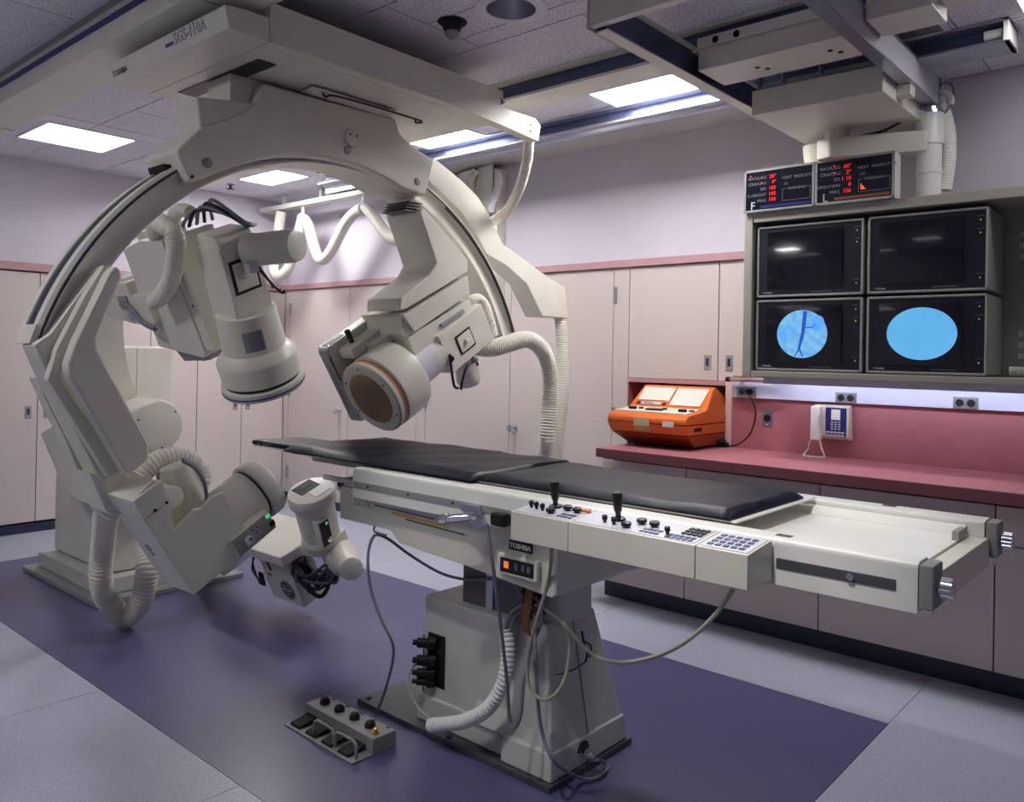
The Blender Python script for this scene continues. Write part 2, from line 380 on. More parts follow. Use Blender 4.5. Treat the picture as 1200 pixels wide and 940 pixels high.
# ventilation grilles
def grille(x0, x1, y0, y1, label):
    t = thing('ceiling_vent', label, 'vent', ((x0+x1)/2, (y0+y1)/2, CZ))
    w = .03; g = G()
    g.box(x0, x1, y0, y0+w, CZ-.008, CZ, .002); g.box(x0, x1, y1-w, y1, CZ-.008, CZ, .002); g.box(x0, x0+w, y0, y1, CZ-.008, CZ, .002); g.box(x1-w, x1, y0, y1, CZ-.008, CZ, .002)
    g.out('frame', GRID, t)
    G().box(x0+w, x1-w, y0+w, y1-w, CZ-.002, CZ-.0005).out('backing', CHANNEL, t)
    g = G(); k = int((y1-y0-2*w)/.018)
    for i in range(k): y = y0+w+.009+i*.018; g.box(x0+w, x1-w, y-.004, y+.004, CZ-.006, CZ-.002)
    for i in range(int((x1-x0-2*w)/.018)): x = x0+w+.009+i*.018; g.box(x-.003, x+.003, y0+w, y1-w, CZ-.006, CZ-.003)
    o = g.out('louvres', GREY, t); o['kind'] = 'stuff'
grille(5.74, 6.30, -1.17, -.68, 'square louvred air vent in the ceiling behind the crane beams')
# ---------------------------------------------------------------- monitor crane
t = thing('monitor_crane_rails', 'grey frame of crossing ceiling beams above the monitor rack', 'ceiling rails', (5.75, -1.3, 2.9))
G().box(5.345, 5.41, -2.1, -.60, 2.78, 2.786).box(5.345, 5.35, -2.1, -.60, 2.78, 2.92).box(5.345, 5.41, -2.1, -.60, 2.905, 2.92).out('beam', CREAM, t)
G().box(5.352, 5.395, -2.09, -.61, 2.787, 2.904).out('beam_web', CHANNEL, t)
G().box(6.09, 6.15, -2.1, -.30, 2.78, 2.786).box(6.09, 6.15, -2.1, -.30, 2.905, 2.92).out('beam', ALU, t)
G().box(6.1451, 6.151, -2.1, -.30, 2.7865, 2.9045).out('beam_side', mat('pale_grey_enamel', (200, 197, 206), .4), t)
G().box(6.105, 6.144, -2.09, -.31, 2.787, 2.904).out('beam_web', CHANNEL, t)
G().box(5.345, 6.25, -2.14, -2.10, 2.795, 2.93, .004).out('cross_beam', CREAM, t)
G().box(5.335, 5.343, -2.14, -1.96, 2.785, 2.93, .003).out('end_cap', CREAM, t)
g = G(); g.box(5.43, 6.1, -1.42, -1.16, 2.80, 2.90, .006); g.box(6.16, 6.40, -1.42, -1.2, 2.84, 2.93, .006); g.out('bridge', CREAM, t)
for x, y in ((5.66, -1.3), (5.69, -1.26), (5.98, -1.3), (6.01, -1.26)): G().cyl((x, y, 2.797), (x, y, 2.803), .011, n=14).out('hole', BLACK, t)
for x in (5.52, 5.62): G().cyl((x, -1.43, 2.92), (x, -1.40, 2.92), .016, n=14).out('roller', BLACK, t)
G().box(5.43, 6.1, -1.43, -1.425, 2.895, 2.945, .002).out('bracket', CREAM, t)
G().cyl((5.40, -1.30, 2.93), (5.52, -1.30, 2.93), .028, bev=.006).out('buffer', WHITE, t)
# suspended monitor system: carriage, arm, column, rack
t = thing('monitor_suspension', 'cream ceiling carriage with swivel arm and thick column holding the monitor rack', 'ceiling mount', (5.75, -.6, 2.71))
G().box(5.46, 6.08, -.93, -.18, 2.705, 2.83, .008).out('carriage', CREAM, t)
G().box(5.48, 6.06, -.91, -.2, 2.831, 2.86).out('carriage_frame', GREY, t)
G().box(6.0, 6.14, -.74, -.66, 2.73, 2.78, .003).out('bracket', CREAM, t)
for x in (5.5, 5.62, 5.8): G().box(x, x+.006, -.95, -.9, 2.842, 2.90).out('bracket', ALU, t)
G().lathe((5.70, -.42, 2.71), (5.70, -.42, 2.5), [(0, .062), (.07, .062), (.074, .05)], 28).out('pivot', CREAM, t)
G().prism([(5.62, -.50), (5.70, -.53), (6.12, -.38), (6.12, -.24), (5.70, -.30), (5.62, -.34)], 'z', 2.545, 2.65, .012).out('arm', CREAM, t)
G().lathe((5.56, -.34, 2.66), (5.56, -.34, 2.4), [(0, .07), (.05, .066), (.16, .045), (.162, .03)], 24).out('cone', CREAM, t)
CX, CY = 6.112, -.30
c = G(); c.lathe((CX, CY, 2.33), (CX, CY, 3), [(0, .058), (.11, .058), (.112, .062), (.125, .062), (.127, .058), (.255, .058), (.257, .068), (.27, .07), (.275, .068), (.38, .068), (.41, .066)], 36); c.out('column', WHITE, t)
G().lathe((CX, CY, 2.74), (CX, CY, 3), [(0, .058), (.002, .064), (.012, .064), (.014, .055), (.03, .055), (.032, .05), (.034, .02)], 36).out('bearing', CHROME, t)
g = G(); P = [(CX+.02+.075*math.cos(a), CY+.02, 2.80+.06*math.sin(a)) for a in [math.pi*k/10 for k in range(-1, 12)]]; g.tube(P, .012, 10, 3); g.out('hose_clip', WHITE, t)
G().hose([(CX+.07, CY+.02, 2.36), (CX+.085, CY+.03, 2.5), (CX+.08, CY+.04, 2.65), (CX+.05, CY+.04, 2.78), (CX+.03, CY+.05, 2.85)], .03, .014).out('corrugated_hose', WHITE, t)
G().tube([(CX+.03, CY+.05, 2.86), (CX+.035, CY+.05, 2.93)], .018, 14).out('hose_end', CHROME, t)
G().tube([(CX+.035, CY+.03, 2.9), (CX+.09, CY+.02, 2.88), (CX+.1, CY+.02, 2.80), (CX+.07, CY, 2.74)], .005, 8).out('cable', CABLEG, t)
G().tube([(6.04, -.35, 2.74), (5.98, -.38, 2.70), (5.9, -.36, 2.68), (5.8, -.38, 2.67)], .007, 8).out('cable', CABLEK, t)
g = G(); g.box(6.02, 6.04, -.62, -.56, 2.80, 2.93, .003); g.box(6.02, 6.14, -.62, -.56, 2.79, 2.80, .002); g.out('hanger', ALU, t)
# monitor rack
RACK = mat('rack_grey', (160, 158, 148), .45, noise=.04)
BX0, BX1, BY0, BY1, BZ0, BZ1 = 5.205, 6.95, -.45, -.05, 1.405, 2.312
t = thing('monitor_rack', 'grey open steel rack on the right wall holding four monitors', 'rack', (6.0, -.25, BZ0))
g = G(); g.box(BX0, BX0+.05, BY0, BY1, BZ0, BZ1, .006); g.out('side_panel', RACK, t)
G().box(BX0+.0505, BX1, BY0, BY1, BZ1-.052, BZ1, .006).out('top_panel', RACK, t)
G().box(BX0+.0505, BX1, BY0, BY1, BZ0, BZ0+.035, .006).out('shelf', RACK, t)
G().box(BX1-.05, BX1, BY0+.002, BY1, BZ0+.036, BZ1-.053, .004).out('side_panel', RACK, t)
G().box(BX0+.0505, BX1-.051, BY1-.01, BY1, BZ0+.0355, BZ1-.0525).out('back_panel', GREY, t)
for row, z in enumerate((2.13, 2.075, 2.02, 1.64, 1.585, 1.53)):
    for gx in range(4):
        g = G()
        for i in range(9): x = 6.47+gx*.115+i*.0105; g.box(x, x+.0045, BY1-.013, BY1-.0095, z, z+.028)
        o = g.out('vent_slots', BASEK if row > 5 else WHITE, t)
G().hose([(6.44, -.1, 1.466), (6.6, -.1, 1.466), (6.9, -.1, 1.466)], .026, .012).out('corrugated_hose', WHITE, t)
SCR = mat('dark_screen_glass', (6, 7, 20), .12, coat=.5)
BEZ = mat('navy_bezel', (12, 13, 30), .35)
def glow_mat(name, fine):
    m = mat(name, (86, 168, 240), .2, emit=.9); nt = m.node_tree; b = nt.nodes['Principled BSDF']
    b.inputs['Base Color'].default_value = (.01, .01, .02, 1)
    L = nt.links.new; tc = nt.nodes.new('ShaderNodeTexCoord')
    n = nt.nodes.new('ShaderNodeTexNoise'); n.inputs['Scale'].default_value = 30 if fine else 6; n.inputs['Detail'].default_value = 6
    L(tc.outputs['Object'], n.inputs[0])
    r = nt.nodes.new('ShaderNodeValToRGB'); r.color_ramp.elements[0].position = .35; r.color_ramp.elements[1].position = .6
    a = (100, 178, 238) if fine else (98, 182, 242); c = (134, 200, 248) if fine else (106, 188, 245)
    r.color_ramp.elements[0].color = (*lin(a), 1); r.color_ramp.elements[1].color = (*lin(c), 1)
    L(n.outputs['Fac'], r.inputs[0]); L(r.outputs[0], b.inputs['Emission Color']); return m
GL1 = glow_mat('angiogram_glow', True); GL2 = glow_mat('blank_scan_glow', False)
VES = mat('vessel_shade', (32, 76, 168), .3, emit=.8); VES2 = mat('kidney_shade', (84, 148, 226), .3, emit=.9)
TXTW = mat('white_print', (190, 190, 205), .5); TXTD = mat('dim_print', (96, 98, 116), .5)
GREEN = mat('green_led', (90, 210, 120), .4, emit=.6); YEL = mat('yellow_led', (200, 190, 90), .4, emit=.5)
def ell(cx, cz, rx, rz, y0, y1, n=48): return G().prism([(cx+rx*math.cos(2*math.pi*i/n), cz+rz*math.sin(2*math.pi*i/n)) for i in range(n)], 'y', y0, y1)
def monitor(x0, x1, z0, z1, label, img):
    yf = -.425
    t = thing('monitor', label, 'monitor', ((x0+x1)/2, -.3, z0), 'monitors in the rack')
    G().box(x0, x1, yf+.006, -.09, z0, z1, .01).out('case', RACK, t)
    g = G(); b = .012
    for bx in ((x0, x1, z0, z0+b), (x0, x1, z1-b, z1), (x0, x0+b, z0, z1), (x1-b, x1, z0, z1)): g.box(bx[0], bx[1], yf-.006, yf+.01, bx[2], bx[3], .003)
    g.out('rim', GREY, t)
    G().box(x0+b, x1-b, yf, yf+.006, z0+b, z1-b).out('front_panel', BEZ, t)
    sx0, sx1, sz0, sz1 = x0+.06, x1-.105, z0+.045, z1-.035
    n = 12; V = []; F = []
    for j in range(n+1):
        for i in range(n+1):
            u, v = i/n*2-1, j/n*2-1
            V.append((sx0+(sx1-sx0)*i/n, yf-.004-.012*(1-.5*u*u-.5*v*v), sz0+(sz1-sz0)*j/n))
    k = (n+1)**2; V += [(v[0], yf+.002, v[2]) for v in V]
    for j in range(n):
        for i in range(n): F.append((j*(n+1)+i, j*(n+1)+i+1, (j+1)*(n+1)+i+1, (j+1)*(n+1)+i))
    rim = [i for i in range(n+1)]+[(j+1)*(n+1)-1 for j in range(1, n+1)]+[n*(n+1)+i for i in range(n-1, -1, -1)]+[j*(n+1) for j in range(n-1, 0, -1)]
    F += [(rim[i], rim[(i+1) % len(rim)], k+rim[(i+1) % len(rim)], k+rim[i]) for i in range(len(rim))]
    scr = G().raw(V, F).out('screen', SCR, t)
    cx, cz = (sx0+sx1)/2+.0, (sz0+sz1)/2
    if img:
        R = .135 if img == 1 else .158
        if img == 2: cx += .012
        RZ = R*.97 if img == 1 else R*.86
        RZ = min(RZ, .128)
        ell(cx, cz, R, RZ, yf-.0185, yf-.0165).out('scan_image', GL1 if img == 1 else GL2, scr)
        if img == 1:
            def strip(P, w):
                g = G()
                for (a, b_, ), wi in zip(zip(P, P[1:]), w):
                    A = Vector((cx+a[0], yf-.0195, cz+a[1])); B = Vector((cx+b_[0], yf-.0195, cz+b_[1])); d = (B-A).normalized(); nn = Vector((d.z, 0, -d.x))*wi
                    V = [A-nn, A+nn, B+nn, B-nn]; V = [tuple(v) for v in V]; V2 = [(v[0], yf-.0187, v[2]) for v in V]
                    g.raw(V+V2, [(0, 1, 2, 3), (7, 6, 5, 4), (0, 4, 5, 1), (1, 5, 6, 2), (2, 6, 7, 3), (3, 7, 4, 0)])
                return g
            strip([(.018, .122), (.012, .06), (.006, .0), (-.004, -.04), (-.014, -.08)], [.010, .0095, .009, .007]).out('vessel', VES, scr)
            strip([(-.012, -.078), (-.026, -.10), (-.036, -.118)], [.004, .003]).out('vessel', VES, scr)
            strip([(-.012, -.078), (-.002, -.10), (.008, -.12)], [.004, .003]).out('vessel', VES, scr)
            strip([(.01, .03), (.035, .036), (.055, .034), (.07, .05)], [.003, .003, .002]).out('vessel', VES, scr)
            strip([(.004, .01), (-.03, -.0), (-.06, .02)], [.0012, .0012]).out('vessel', VES2, scr)
            strip([(-.05, .07), (-.03, .04), (-.03, .01), (-.05, -.04)], [.001, .001, .001]).out('vessel', VES2, scr)
            for (ex, ez, ea, eb) in ((-.103, -.005, .026, .036), (.085, .062, .034, .036), (.07, .035, .02, .02), (-.06, .035, .016, .014)):
                ell(cx+ex, cz+ez, ea, eb, yf-.0190, yf-.0184, 20).out('kidney_shadow', VES2, scr)
    for z in (z1-.06, z1-.12, z0+.06):
        G().ball((x1-.035, yf-.002, z), .0035, n=8).out('indicator', YEL, t)
        G().box(x1-.05, x1-.02, yf-.001, yf, z+.018, z+.021).out('print', TXTD, t)
    text('lettering', 'TOSHIBA', TXTW, t, (x0+.035, yf-.001, z0+.02), (1, 0, 0), (0, 0, 1), .013, align='LEFT')
    G().box(x0+.30, x0+.41, yf-.001, yf, z0+.022, z0+.027).out('print', TXTD, t)
ML = (5.275, 5.845); MR = (5.865, 6.405)
MZ0, MZ1, MZ2, MZ3 = 1.445, 1.83, 1.845, 2.235
monitor(*ML, MZ0, MZ1, 'lower left monitor showing a blue round angiogram with a dark vessel', 1)
monitor(*MR, MZ0, MZ1, 'lower right monitor showing a plain blue round image', 2)
monitor(*ML, MZ2, MZ3, 'upper left dark monitor, above the one with the angiogram', 0)
monitor(*MR, MZ2, MZ3, 'upper right dark monitor, above the one with the plain blue image', 0)
# indicator displays on top of the rack
DISP = mat('display_navy', (8, 10, 30), .25, coat=.4); RED = mat('red_digits', (235, 26, 30), .4, emit=.9)
DBLUE = mat('blue_bar', (20, 36, 100), .4, emit=.12); DORG = mat('orange_bar', (110, 60, 40), .4, emit=.12); RTXT = mat('display_lettering', (120, 122, 140), .5)
def display(x0, x1, z0, z1, label, rows, letter, bar, extra):
    y = -.47
    t = thing('readout_display', label, 'display', ((x0+x1)/2, -.4, z0), 'readout displays on the monitor rack')
    G().box(x0, x1, y+.002, y+.10, z0, z1, .004).out('case', WHITE, t)
    g = G(); b = .012
    for bx in ((x0, x1, z0, z0+b), (x0, x1, z1-b, z1), (x0, x0+b, z0, z1), (x1-b, x1, z0, z1)): g.box(bx[0], bx[1], y-.003, y+.004, bx[2], bx[3], .001)
    g.out('rim', GREY, t)
    G().box(x0+b, x1-b, y-.001, y+.002, z0+b, z1-b).out('display_window', DISP, t)
    w, h = x1-x0, z1-z0
    for i, (s, v) in enumerate(rows):
        z = z1-h*(.235+.135*i)
        text('lettering', s, RTXT, t, (x0+w*.33, y-.002, z), (1, 0, 0), (0, 0, 1), .024, align='RIGHT')
        text('digits', v, RED, t, (x0+w*.47, y-.002, z), (1, 0, 0), (0, 0, 1), .028, align='RIGHT', offset=.0)
    for i in extra: G().ball((x0+w*i[0], y-.002, z1-h*i[1]), .005, n=8).out('indicator', RED, t)
    text('lettering', 'HEAT  INDICATOR', RTXT, t, (x0+w*.55, y-.002, z1-h*.3), (1, 0, 0), (0, 0, 1), .022)
    G().box(x0+w*.58, x0+w*.64, y-.002, y-.001, z1-h*.44, z1-h*.38).out('indicator', mat('dim_green_lamp', (30, 60, 60), .4), t)
    g = G(); a0, a1, c0, c1 = x0+w*.56, x0+w*.95, z1-h*.80, z1-h*.52
    for bx in ((a0, a1, c0, c0+.002), (a0, a0+.002, c0, c1), (a1-.002, a1, c0, c1), (a0, a0+.02, c1-.002, c1), (a1-.03, a1, c1-.002, c1)): g.box(bx[0], bx[1], y-.002, y-.001, bx[2], bx[3])
    g.out('warning_frame', RTXT, t)
    text('lettering', 'WARNING', RTXT, t, ((a0+a1)/2, y-.002, c1-.008), (1, 0, 0), (0, 0, 1), .02, align='CENTER')
    text('large_letter', letter, TXTW, t, (x0+w*.10, y-.002, z0+h*.06), (1, 0, 0), (0, 0, 1), .062)
    G().box(x0+w*.25, x0+w*.95, y-.002, y-.001, z0+h*.08, z0+h*.14).out('colour_bar', bar, t)
    return t, a0, c0, y
display(5.21, 5.603, BZ1+.002, BZ1+.235, 'left black readout panel with red digits and a letter F', (('RAO/LAO', '28°'), ('CRA/CAU', '4°'), ('SID', '105'), ('C-HEIGHT', '105'), ('MAG', '150')), 'F', DBLUE, ((.1, .14), (.26, .33)))
tt, a0, c0, y = display(5.607, 6.0, BZ1+.002, BZ1+.235, 'right black readout panel with red digits and a letter L', (('RAO/LAO', '60°'), ('CRA/CAU', '2°'), ('SID', '1 10'), ('UP/DOWN', '0'), ('MAG', '156')), 'L', DORG, ((.25, .16), (.25, .31)))
G().box(a0+.012, a0+.016, y-.0022, y-.001, c0+.015, c0+.042).box(a0+.012, a0+.035, y-.0022, y-.001, c0+.013, c0+.018).box(a0+.02, a0+.026, y-.0022, y-.001, c0+.018, c0+.03).out('warning_lamp', mat('orange_lamp', (255, 90, 40), .4, emit=1.2), tt)
# raceway under the rack
t = thing('cable_raceway', 'pale metal raceway with a chrome rod under the monitor rack', 'raceway', (6, -.03, 1.27))
G().box(4.95, 7.2, -.045, -.0085, 1.268, 1.362, .003).out('body', mat('pale_raceway', (205, 208, 232), .4), t)
G().cyl((4.94, -.075, 1.378), (7.2, -.075, 1.378), .011, n=14).out('rod', CHROME, t)
G().cyl((4.925, -.075, 1.378), (4.95, -.075, 1.378), .016, n=14).out('rod_end', STEEL, t)
for x in (5.0, 5.9, 6.8): G().box(x, x+.02, -.08, -.044, 1.362, 1.38).out('rod_bracket', CHROME, t)
def outlet(x, z, w, h, label, y=-.046, plug=False, single=False):
    t = thing('wall_outlet', label, 'outlet', (x, y, z-h/2), 'wall outlets')
    G().box(x-w/2, x+w/2, y-.005, y, z-h/2, z+h/2, .002).out('cover_plate', PLATE, t)
    for d in ((0,) if single else (-.026, .026)):
        xx = x+(0 if single else d)
        G().cyl((xx, y-.008, z), (xx, y-.004, z), .022 if single else .019, n=20).out('socket', BLACK, t)
    G().ball((x, y-.006, z-(.04 if single else 0)), .004, n=8).out('screw', CHROME, t)
    if not single: text('lettering', 'UTILITY', TXTW, t, (x, y-.0055, z-.026), (1, 0, 0), (0, 0, 1), .012, align='CENTER')
    return t
outlet(5.045, 1.305, .125, .058, 'leftmost outlet in the pale raceway, with a black plug in it')
outlet(5.638, 1.297, .115, .06, 'double outlet in the raceway right above the phone')
outlet(6.237, 1.30, .115, .06, 'double outlet in the raceway right of the phone, toward the photo\'s edge')
outlet(5.165, 1.15, .065, .105, 'single outlet with a metal plate on the rose backsplash left of the phone', y=-.008, single=True)
# ================================================================ CABINETS
def door_leaf(name, x0, x1, y0, y1, z0, z1, parent): return G().box(x0, x1, y0, y1, z0, z1, .002).out(name, LAMI, parent)
seams = [-.004, -.47, -.93, -1.377, -1.83, -2.29, -2.74, -3.2, -3.65]
UL = ['tall pink-beige cupboard on the left wall, in the room corner behind the round camera head', 'tall pink-beige cupboard on the left wall, behind the upright arm of the floor stand',
      'tall pink-beige cupboard on the left wall, mostly hidden by the big arc\'s left end', 'tall pink-beige cupboard at the photo\'s far left edge']
for k in range(4):
    a, m_, b = seams[2*k], seams[2*k+1], seams[2*k+2]
    t = thing('tall_cabinet', UL[k], 'cupboard', (-.3, (a+b)/2, .08), 'tall cupboards along the left wall')
    G().box(-.6, -.024, b+.001, a-.001, .08, 2.1).out('body', DARKGAP, t)
    for (u, v, s) in ((m_, a, -1), (b, m_, 1)):
        d = door_leaf('cabinet_door', -.022, 0, u+.003, v-.003, .085, 2.095, t)
        hy = m_+.068 if s == -1 else m_-.068
        G().box(-.001, .004, hy-.024, hy+.024, .968-.05, .968+.05, .002).out('handle', GREY, d)
        G().box(.0035, .0055, hy-.010, hy+.010, .95, .998).out('handle_cup', BASEK, d)
# full-height doors in the right wall
def wdoor(n, x0, x1, z0, z1, knob=None, hinge=None):
    d = struct(door_leaf('door_%d' % n, x0+.003, x1-.003, 0, .024, z0, z1, None))
    if knob:
        g = G().cyl((knob, 0, .945), (knob, -.012, .945), .032, n=24); g.lathe((knob, -.01, .945), (knob, -.08, .945), [(0, .012), (.02, .012), (.03, .024), (.045, .029), (.055, .026), (.06, .012)], 24)
        g.out('door_knob', CHROME, d)
    if hinge is not None:
        for z in (1.93, 1.1, .29): G().box(hinge-.013, hinge+.013, -.014, 0, z-.055, z+.055, .003).cyl((hinge, -.016, z-.055), (hinge, -.016, z+.055), .007, n=10).out('hinge', GREY, d)
wdoor(1, .085, 1.065, .075, 2.115, .945, .105)
wdoor(2, 1.065, 2.01, .075, 2.115, None, 2.0)
wdoor(3, 2.13, 3.08, .075, 2.115, None, 2.14)
wdoor(4, 3.08, 4.03, .075, 2.115, 3.139, 4.045)
struct(G().box(.0, .083, 0, .024, .075, 2.118).out('trim_3', LAMI)); struct(G().box(2.013, 2.127, 0, .024, .075, 2.118).out('trim_4', LAMI))
struct(G().box(4.033, 4.157, 0, .024, .0, 2.118).out('trim_5', LAMI))
struct(G().box(-.0, 4.16, .03, .05, .0, 2.118).out('wall_right_backing', DARKGAP))
# upper cabinet above the niche
t = thing('upper_cabinet', 'pink-beige wall cupboard above the orange machine, left of the monitor rack', 'cupboard', (4.8, .2, 1.37))
G().box(4.16, 5.499, .026, .58, 1.36, 2.118).out('body', DARKGAP, t)
G().box(4.16, 4.925, .0, .04, 1.335, 1.362).out('bottom_rail', TRIM, t)
for a, b, h in ((4.16, 4.828, 4.757), (4.828, 5.499, 4.905)):
    d = door_leaf('cabinet_door', a+.003, b-.003, 0, .024, 1.364, 2.115, t)
    G().box(h-.025, h+.025, -.004, .001, 1.43, 1.525, .002).out('handle', GREY, d)
    G().box(h-.010, h+.010, -.0055, -.003, 1.455, 1.505).out('handle_cup', BASEK, d)
# niche
struct(G().box(4.1585, 4.164, .001, .52, .957, 1.334).box(4.164, 4.9, .50, .52, .957, 1.334).out('wall_niche', ROSE))
struct(G().box(4.885, 4.93, -.004, .5, .957, 1.36, .002).out('trim_6', mat('pale_pink_jamb', (226, 196, 190), .5)))
t = tag(recentre(G().lathe((4.80, .2, .957), (4.80, .2, 1.4), [(0, .04), (.2, .04), (.24, .018), (.3, .018), (.34, .016)], 20).out('bottle', mat('amber_plastic', (190, 120, 40), .3))), 'amber bottle standing in the wall niche behind the orange machine', 'bottle')
# counter and base cabinets
t = thing('countertop', 'long rose laminate worktop along the right wall', 'worktop', (6.2, -.35, .90))
G().box(4.40, 8.2, -.70, -.0015, .90, .9555, .003).out('slab', ROSE, t)
G().box(4.40, 8.2, -.7022, -.7, .902, .952).out('edge_band', ROSED, t)
G().box(4.165, 4.884, -.001, .49, .93, .956).out('niche_shelf', ROSE, t)
G().box(6.56, 6.564, -.699, -.03, .9554, .9559).out('joint', ROSED, t)
G().box(4.935, 8.2, -.008, -.0005, .956, 1.40).out('backsplash', ROSE, t)
base = [4.30, 4.895, 5.67, 6.462, 7.24, 8.0]
BL = ['pink-beige base cabinet at the counter\'s left end, behind the table\'s control panel', 'pink-beige base cabinet, second from the counter\'s left end',
      'pink-beige base cabinet below the phone end of the table rail, third from the left', 'pink-beige base cabinet with a drawer at the photo\'s right edge', 'pink-beige base cabinet beyond the photo\'s right edge']
for k in range(5):
    a, b = base[k], base[k+1]
    t = thing('base_cabinet', BL[k], 'cabinet', ((a+b)/2, -.25, 0), 'base cabinets under the worktop')
    G().box(a+.001, b-.001, -.478, -.01, .11, .899).out('body', DARKGAP, t)
    G().box(a, b, -.44, -.42, 0, .112).out('toe_kick', BASEK, t)
    if k == 0: G().box(a, a+.015, -.42, -.01, 0, .112).out('toe_kick', BASEK, t)
    if k == 0: G().box(a-.002, a+.0008, -.478, -.01, .11, .899).out('side_panel', LAMI, t)
    G().box(a+.003, b-.003, -.49, -.479, .868, .895, .001).out('top_rail', LAMI, t)
    if k >= 3:
        door_leaf('drawer', a+.003, b-.003, -.5, -.479, .69, .862, t); door_leaf('cabinet_door', a+.003, b-.003, -.5, -.479, .113, .684, t)
    else: door_leaf('cabinet_door', a+.003, b-.003, -.5, -.479, .113, .862, t)
# telephone
t = thing('under_shelf_lamp', 'slim lamp tube under the monitor rack lighting the rose backsplash', 'lamp', (5.9, -.2, 1.4))
G().box(5.25, 6.75, -.27, -.264, 1.366, 1.4045, .001).box(5.25, 6.75, -.264, -.16, 1.398, 1.4045, .001).out('lamp_housing', ALU, t)
G().cyl((5.27, -.235, 1.388), (6.73, -.235, 1.388), .008, n=12).out('lamp_tube', mat('under_shelf_tube', (240, 244, 255), .4, emit=20), t)
t = thing('telephone', 'ivory push-button wall phone hanging on the rose backsplash', 'telephone', (5.57, -.05, 1.06))
M = frame((5.568, -.012, 1.06), (1, 0, 0), (0, -.10, 1))
g = G(M); g.prism([(0, -.0), (-.03, .0), (-.075, .02), (-.055, .195), (0, .195)], 'x', -.10, .10, .005).out('body', PLASTB, t)
M2 = M @ frame((0, -.0765, .02), (1, 0, 0), (0, .02, .175))
G(M2).box(-.026, .088, -.003, .004, .006, .168, .001).out('key_panel', NAVY, t)
G(M2).box(.006, .056, -.006, -.003, .10, .158, .001).out('memo_card', WHITE, t)
for r in range(4):
    for cc in range(3): G(M2).box(.006+cc*.02, .017+cc*.02, -.008, -.003, .045+r*.013, .052+r*.013).out('key', FACE, t)
for r in range(2):
    for cc in range(5): G(M2).box(-.022+cc*.021, -.005+cc*.021, -.007, -.003, .008+r*.017, .018+r*.017).out('key', FACE, t)
h = G(M2).prism([(-.098, -.02), (-.098, .172), (-.042, .172), (-.042, .125), (-.052, .11), (-.052, .045), (-.042, .03), (-.042, -.02)], 'y', -.045, -.008, .009).out('handset', WHITE, t)
G().tube([(5.50, -.10, 1.075), (5.465, -.11, 1.045), (5.455, -.11, 1.0), (5.44, -.13, .972), (5.45, -.16, .963), (5.50, -.17, .962), (5.55, -.16, .962), (5.557, -.14, .972), (5.53, -.12, 1.02), (5.515, -.10, 1.065)], .0042, 8).out('curly_cord', PLASTB, t)
